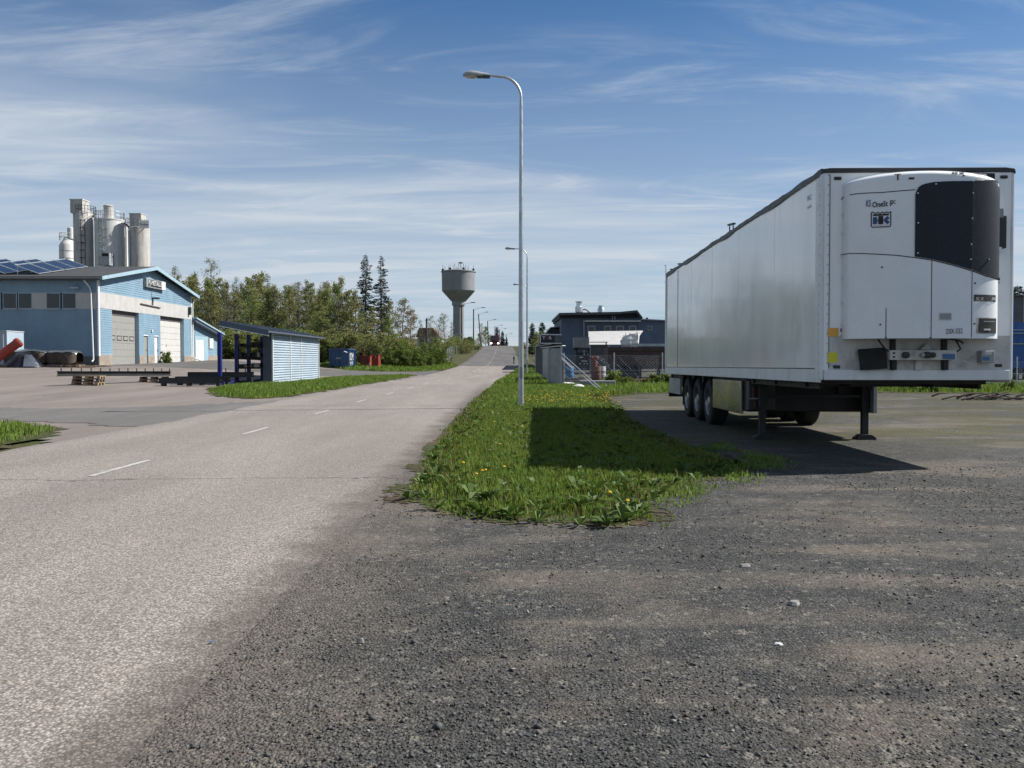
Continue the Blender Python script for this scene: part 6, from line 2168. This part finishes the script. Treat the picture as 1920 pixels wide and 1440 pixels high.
    # little scraps on the gravel
    for i, (px, py, w, h, m_, lb) in enumerate(((1398, 1064, .09, .015, 'pale_stone', 'flat white stone lying alone on the gravel'), (1493, 1136, .10, .02, 'pale_stone', 'pale grey stone right of the flat white one'), (673, 1209, .04, .02, 'pale_stone', 'small upright pale stone near the road edge'),
                                                (885, 968, .06, .02, 'bag_white', 'crumpled white litter at the tip of the grass'), (392, 1214, .03, .004, 'sticker_blue', 'tiny turquoise scrap on the road edge'), (1464, 1213, .05, .008, 'bag_white', 'thin white paper scrap on the gravel'))):
        Yp = CH * F / (py - HY)
        xp = wx(px, Yp)
        mb = MB()
        rr = random.Random(i)
        k = [rr.uniform(.6, 1.2) for _ in range(9)]
        vs = [(w / 2 * k[j] * math.cos(j * .698), w * .35 * k[j] * math.sin(j * .698), 0) for j in range(9)]
        vs += [(x * .7, y * .7, h * rr.uniform(.7, 1.2)) for (x, y, _) in vs]
        mb.add(vs, [(j, (j + 1) % 9, 9 + (j + 1) % 9, 9 + j) for j in range(9)] + [tuple(range(9, 18))])
        tag(mb.build('stone' if m_ == 'pale_stone' else 'litter', m_, None, loc=(xp, Yp, g(xp, Yp) + (.018 if px == 392 else 0))), lb, 'stone' if m_ == 'pale_stone' else 'litter')


far_things()


# ------------------------------------------------------------------ trees and bushes
def leaf_quads(C, size, rng, flat=.0):
    m = len(C)
    a = rng.normal(size=(m, 3)); a /= np.linalg.norm(a, axis=1)[:, None]
    b = rng.normal(size=(m, 3)); b -= a * (a * b).sum(1)[:, None]; b /= np.linalg.norm(b, axis=1)[:, None]
    s = size * (.6 + .8 * rng.random((m, 1)))
    V = np.stack([C - a * s * .6, C + b * s * .32, C + a * s * .6, C - b * s * .32], 1)
    return V.reshape(-1, 3), (np.arange(m)[:, None] * 4 + [0, 1, 2, 3])


def deciduous(seed, H, spread, leaves, leafmat_, lsize, barkmat, low=.25, stems=1, dens=1., upright=.6):
    rng = np.random.default_rng(seed)
    wood = MB()
    pts = []
    for s in range(stems):
        base = Vector((rng.normal() * .25 * (stems > 1) * spread, rng.normal() * .25 * (stems > 1) * spread, -.2))
        lean = Vector((rng.normal() * .05, rng.normal() * .05, 1)) if stems == 1 else Vector((base.x * .35 + rng.normal() * .1, base.y * .35 + rng.normal() * .1, 1))
        hh = H * (1 if stems == 1 else rng.uniform(.7, 1))
        tr = []
        for k in range(9):
            q = k / 8
            tr.append(base + lean * (hh * q) + Vector((rng.normal() * .06 * H / 12, rng.normal() * .06 * H / 12, 0)) * (q > 0))
        r0 = .013 * H / (1 if stems == 1 else 1.9)
        wood.path(tr, [r0 * (1 - .92 * k / 8) + .008 for k in range(9)], 6, False)
        nb = int((44 if stems == 1 else 13) * dens)
        for b in range(nb):
            q = low + (1 - low) * (b + rng.random()) / nb
            i = min(7, int(q * 8)); f = q * 8 - i
            p = tr[i].lerp(tr[i + 1], f)
            ang = rng.uniform(0, 6.283)
            prof = math.sin(min(1, (1 - q) / (1 - low) * 1.15 + .12) * math.pi / 2) * (.75 + .25 * math.sin(q * 9 + seed))
            L_ = spread * prof * rng.uniform(.55, 1.1)
            up = upright + rng.normal() * .18
            d = Vector((math.cos(ang), math.sin(ang), up)).normalized()
            e = p + d * L_
            mid = p.lerp(e, .5) + Vector((0, 0, -.04 * L_))
            wood.path([p, mid, e], [.010 * L_ + .010, .007 * L_ + .006, .006], 4, False)
            ns = 4 + int(L_ * 1.4)
            for s2 in range(ns):
                t = .3 + .7 * (s2 + rng.random()) / ns
                o = p.lerp(e, t)
                dd = Vector((d.x + rng.normal() * .7, d.y + rng.normal() * .7, d.z * .5 + rng.normal() * .45)).normalized()
                l2 = L_ * .38 * rng.uniform(.5, 1.1)
                e2 = o + dd * l2 + Vector((0, 0, -.10 * l2))
                wood.path([o, e2], [.012, .005], 3, False)
                n_ = int(leaves * rng.uniform(.5, 1.4))
                for _ in range(n_):
                    u = rng.random() ** .7
                    c_ = o.lerp(e2, u)
                    pts.append((c_.x + rng.normal() * .16 * spread / 2, c_.y + rng.normal() * .16 * spread / 2, c_.z + rng.normal() * .14 * spread / 2))
    P = np.array(pts)
    V, Fq = leaf_quads(P, lsize, rng)
    return wood.mesh('trunk', barkmat), np_mesh('crown', V, Fq, leafmat_, 'mesh')


def spruce(seed, H, W_, leafmat_='spruce_needle', gap=0.):
    rng = np.random.default_rng(seed)
    wood = MB()
    wood.path([(0, 0, -.3), (rng.normal() * .1, 0, H * .5), (0, rng.normal() * .1, H)], [.015 * H, .009 * H, .01], 7, False)
    VV, FF = [], []
    n = 0
    z = H * .06
    while z < H * .985:
        q = z / H
        rad = W_ * (1 - q) ** .72 * (.78 + .22 * math.sin(z * 1.9 + seed) + .12 * rng.normal()) + .12
        nb = int(5 + 6 * (1 - q))
        for b in range(nb):
            if rng.random() < gap:
                continue
            ang = rng.uniform(0, 6.283)
            L_ = rad * rng.uniform(.6, 1.15)
            d = np.array([math.cos(ang), math.sin(ang), 0])
            m = int(12 + 26 * L_ / W_)
            t = rng.random(m) ** .8
            droop = -.42 * L_ * t + .30 * L_ * t ** 2.4
            C = np.array([0, 0, z]) + d * (t * L_)[:, None]
            C[:, 2] += droop - .12 * rng.random(m)
            side = np.array([-d[1], d[0], 0])
            wdt = (.16 + .32 * L_ * (1 - t) * .5)[:, None]
            C += side * (rng.normal(size=(m, 1)) * wdt * .7)
            l = .42 * rng.uniform(.5, 1.1, (m, 1)) * (.5 + .5 * min(1, L_))
            dirv = d + side * rng.normal(size=(m, 1)) * .7 + np.array([0, 0, -.75]) * rng.random((m, 1))
            dirv /= np.linalg.norm(dirv, axis=1)[:, None]
            nrm = np.cross(dirv, rng.normal(size=(m, 3))); nrm /= np.linalg.norm(nrm, axis=1)[:, None]
            VV.append(np.stack([C - nrm * l * .18, C + dirv * l * .5 - nrm * l * .16, C + dirv * l, C + dirv * l * .5 + nrm * l * .2], 1).reshape(-1, 3))
            FF.append(n + np.arange(m)[:, None] * 4 + [0, 1, 2, 3])
            n += 4 * m
        z += H * .011 + .06
    return wood.mesh('trunk', 'bark'), np_mesh('crown', np.concatenate(VV), np.concatenate(FF), leafmat_, 'mesh')


PROTO = {}


def plant(kind, X, Y, H, label, name, cat, group=None, rz=None, wide=1., dz=0.):
    tm, cm, h0 = PROTO[kind]
    t = thing(name, label, cat, (X, Y, g(X, Y) - .05 + dz), random.uniform(0, 6.28) if rz is None else rz, group)
    s = H / h0
    t.scale = (s * wide, s * wide, s)
    for nm, me in (('trunk', tm), ('crown', cm)):
        link(bpy.data.objects.new(nm if cat == 'tree' or nm == 'crown' else 'stems', me), t)
    return t


def vegetation():
    def D(k, seed, H, *a, **kw):
        w, c = deciduous(seed, H, *a, **kw)
        PROTO[k] = (w, c, H)
    D('olive0', 1, 13, 3.0, 15, 'birch_leaf', .215, 'birch_bark', low=.18)
    D('olive1', 2, 13, 2.7, 15, 'birch_leaf_green', .205, 'birch_bark', low=.22)
    D('olive2', 3, 13, 3.2, 13, 'birch_leaf', .215, 'bark', low=.15)
    D('green0', 4, 11, 3.0, 15, 'birch_leaf_green', .215, 'birch_bark', low=.12)
    D('grey0', 5, 14, 2.6, 8, 'grey_bud', .18, 'bark', low=.22, upright=.9)
    D('grey1', 6, 13, 3.1, 8, 'grey_bud', .18, 'birch_bark', low=.18, upright=.8)
    D('red0', 7, 11, 2.9, 12, 'red_bud', .19, 'birch_bark', low=.12, upright=.8)
    D('bush0', 8, 4, 1.7, 16, 'bush_leaf', .14, 'bark', low=.05, stems=5)
    D('bush1', 9, 4, 1.8, 14, 'birch_leaf_green', .14, 'bark', low=.05, stems=5)
    D('bush2', 10, 4, 1.7, 11, 'birch_leaf', .13, 'bark', low=.05, stems=6)
    D('shrub', 12, 1.2, .5, 6, 'bush_leaf', .10, 'bark', low=.05, stems=5)
    for k, sd, W_, gp in (('spruceA', 21, 3.3, .0), ('spruceB', 22, 3.1, .22)):
        w, c = spruce(sd, 18, W_, gap=gp)
        PROTO[k] = (w, c, 18)
    w, c = spruce(23, 10, 1.7, 'far_needle')
    PROTO['spruceF'] = (w, c, 10)

    # the wood behind the shed
    def at(px, ytop, Y, kind, label, group=None, wide=1., name='birch_tree', cat='tree'):
        X = wx(px, Y)
        return plant(kind, X, Y, wz(ytop, Y) - g(X, Y), label, name, cat, group, wide=wide)
    mark = [(326, 500, 125, 'grey0', 'slim bare grey tree showing right of the workshop roof ridge'), (405, 488, 135, 'grey1', 'tall bare grey-brown tree rising above the rest of the wood'),
            (506, 514, 128, 'grey0', 'pale budding tree rising above the wood behind the shed'), (597, 527, 120, 'grey1', 'grey-green tree rising above the wood right of the shed'), (637, 530, 118, 'grey0', 'bare grey birch just left of the two tall spruces')]
    for (px, yt, Y, k, lb) in mark:
        at(px, yt, Y, k, lb)
    rr = random.Random(4)
    kinds = ['olive0', 'olive1', 'olive2', 'green0', 'grey1', 'olive0', 'olive2', 'grey0']
    front = 'olive budding birch in the front row of the wood behind the shed'
    mid = 'brown-olive birch in the middle of the wood behind the shed'
    back = 'grey-olive birch at the back of the wood behind the shed'
    ORD = 'first second third fourth fifth sixth seventh eighth ninth tenth eleventh twelfth thirteenth fourteenth fifteenth sixteenth seventeenth eighteenth nineteenth twentieth twenty-first twenty-second twenty-third twenty-fourth twenty-fifth twenty-sixth twenty-seventh twenty-eighth'.split()
    n = cnt = 0
    for Y, y0, step, lb, grp in ((102, 546, 16, front, 'front row birches of the wood'), (116, 531, 15, mid, 'middle birches of the wood'), (134, 522, 15, back, 'back birches of the wood')):
        px = 318 + (Y % 7)
        while px < (650 if Y > 110 else 665):
            yt = y0 + rr.uniform(-11, 14)
            if px > 560:
                yt += 8
            if Y == 102:
                lb = ORD[cnt] + ' birch from the workshop in the front row of the wood'
                cnt += 1
            at(px + rr.uniform(-3, 3), yt, Y + rr.uniform(-4, 4), kinds[n % len(kinds)] if Y < 130 else kinds[(n * 3) % len(kinds)], lb, grp, wide=rr.uniform(.9, 1.2))
            n += 1
            px += step * rr.uniform(.8, 1.2)
    # undergrowth bushes along the foot of the wood
    px = 412
    ub = 'dense green-brown bush at the foot of the wood behind the shed and skips'
    while px < 690:
        at(px, rr.uniform(606, 632), rr.uniform(91, 95), rr.choice(['bush1', 'bush2', 'bush2', 'bush0']), ub, 'bushes at the foot of the wood', 1.35, 'bush', 'bush')
        px += rr.uniform(9, 14)
    # the two spruces
    at(686, 474, 112, 'spruceA', 'left of the two tall dark spruces, dense and black-green', name='spruce_tree')
    at(716, 476, 116, 'spruceB', 'right of the two tall spruces, thinner with the trunk showing', name='spruce_tree')
    # birches right of the spruces, falling towards the road
    for (px, yt, Y, k, lb) in ((664, 556, 104, 'olive1', 'olive birch directly left of the spruce foot'), (700, 575, 103, 'olive2', 'olive birch in front of the two spruces'), (726, 566, 107, 'olive0', 'brown birch right below the thinner spruce'), (752, 560, 108, 'red0', 'reddish budding birch, last tall one before the water tower'),
                               (768, 580, 110, 'red0', 'smaller reddish birch sloping down towards the road'), (742, 590, 102, 'olive1', 'olive birch with pale trunk behind the roadside bushes')):
        at(px, yt, Y, k, lb, wide=1.15)
    for i, (px, yt, Y, k, w) in enumerate(((676, 622, 97, 'bush1', 1.3), (690, 628, 94, 'bush2', 1.3), (706, 618, 96, 'bush1', 1.3), (722, 626, 93, 'bush0', 1.3), (738, 622, 96, 'bush2', 1.3), (754, 628, 93, 'bush1', 1.3), (770, 632, 96, 'bush0', 1.4), (786, 640, 94, 'bush0', 1.4), (800, 645, 96, 'bush0', 1.4), (814, 650, 98, 'bush0', 1.4), (827, 657, 100, 'bush0', 1.4),
                                            (746, 640, 89, 'bush0', 1.3), (765, 648, 88, 'bush0', 1.4), (782, 655, 88, 'bush0', 1.4), (800, 660, 90, 'bush0', 1.4), (835, 668, 100, 'bush0', 1.3))):
        at(px, yt, Y, k, 'fresh green bush in the thicket between the skips and the road', 'thicket bushes by the road', w, 'bush', 'bush')
    for (px, yt, Y, k, lb) in ((790, 600, 150, 'grey0', 'thin bare tree left of the bare pole'), (800, 592, 150, 'grey1', 'grey willow hiding the left half of the tiled house'), (818, 594, 150, 'grey1', 'grey willow in front of the tiled house'), (835, 588, 160, 'grey1', 'pale grey-green willow just left of the water tower stem'), (848, 604, 155, 'grey0', 'low grey willow at the foot of the water tower')):
        at(px, yt, Y, k, lb, wide=1.25)
    for (px, yt, Y, k) in ((826, 632, 130, 'bush2'), (838, 636, 135, 'bush1'), (850, 628, 150, 'bush1'), (862, 625, 160, 'bush2'), (872, 630, 168, 'bush0'), (882, 636, 172, 'bush1'), (892, 641, 178, 'bush2'), (868, 640, 150, 'bush2'), (880, 645, 155, 'bush2')):
        at(px, yt, Y, k, 'olive bush on the bank left of the climbing road', 'bushes on the bank of the climbing road', 1.6, 'bush', 'bush')
    for (px, yt, Y, k, lb) in ((903, 606, 255, 'grey1', 'far birch behind the leaning lamp pole'), (911, 612, 262, 'green0', 'far green birch behind the fourth lamp pole'), (899, 625, 250, 'green0', 'low far tree left of the far birch'), (918, 622, 280, 'grey1', 'small far tree left of the red lorry')):
        at(px, yt, Y, k, lb, wide=1.4)
    for (px, yt, Y, lb) in ((932, 612, 310, 'far spruce straight above the red lorry'), (942, 620, 330, 'far spruce above the right side of the red lorry'), (924, 628, 320, 'low far spruce left above the red lorry'), (950, 632, 350, 'lowest far spruce right of the red lorry'),
                            (998, 604, 145, 'spruce just right of the second lamp pole'), (1016, 603, 150, 'spruce left of the navy building roof'), (1906, 533, 120, 'dark spruce at the right edge above the grey hall'), (1925, 540, 124, 'spruce beyond the right edge hall')):
        at(px, yt, Y, 'spruceF', lb, wide=1.25 if px < 1000 else 1.6, name='spruce_tree')
    for (px, yt, Y, k) in ((985, 640, 190, 'bush1'), (975, 647, 215, 'bush2'), (1004, 622, 140, 'green0'), (1022, 622, 138, 'green0')):
        at(px, yt, Y, k, 'pale green growth beyond the verge right of the far lamps', 'growth right of the far lamps', 1.5, 'bush', 'bush')
    # weeds along the fence
    rr = random.Random(9)
    for k in range(34):
        X = rr.uniform(4.6, 10.6)
        plant('shrub', X, rr.uniform(44.6, 46.3), rr.uniform(.5, 1.15), 'knee-high leafy weed clump along the wire fence', 'weed_clump', 'weeds', 'weed clumps along the wire fence', wide=1.2)
    for k in range(14):
        X = rr.uniform(16, 25)
        plant('shrub', X, rr.uniform(38, 39.5), rr.uniform(.35, .8), 'leafy weed clump by the right-hand wire fence', 'weed_clump', 'weeds', 'weed clumps by the right-hand fence', wide=1.2)
    X = wx(302, 72) + .3
    plant('shrub', -29.0, 72.6, 1.3, 'small bush between the walk door and the white roller door', 'bush', 'bush')


vegetation()
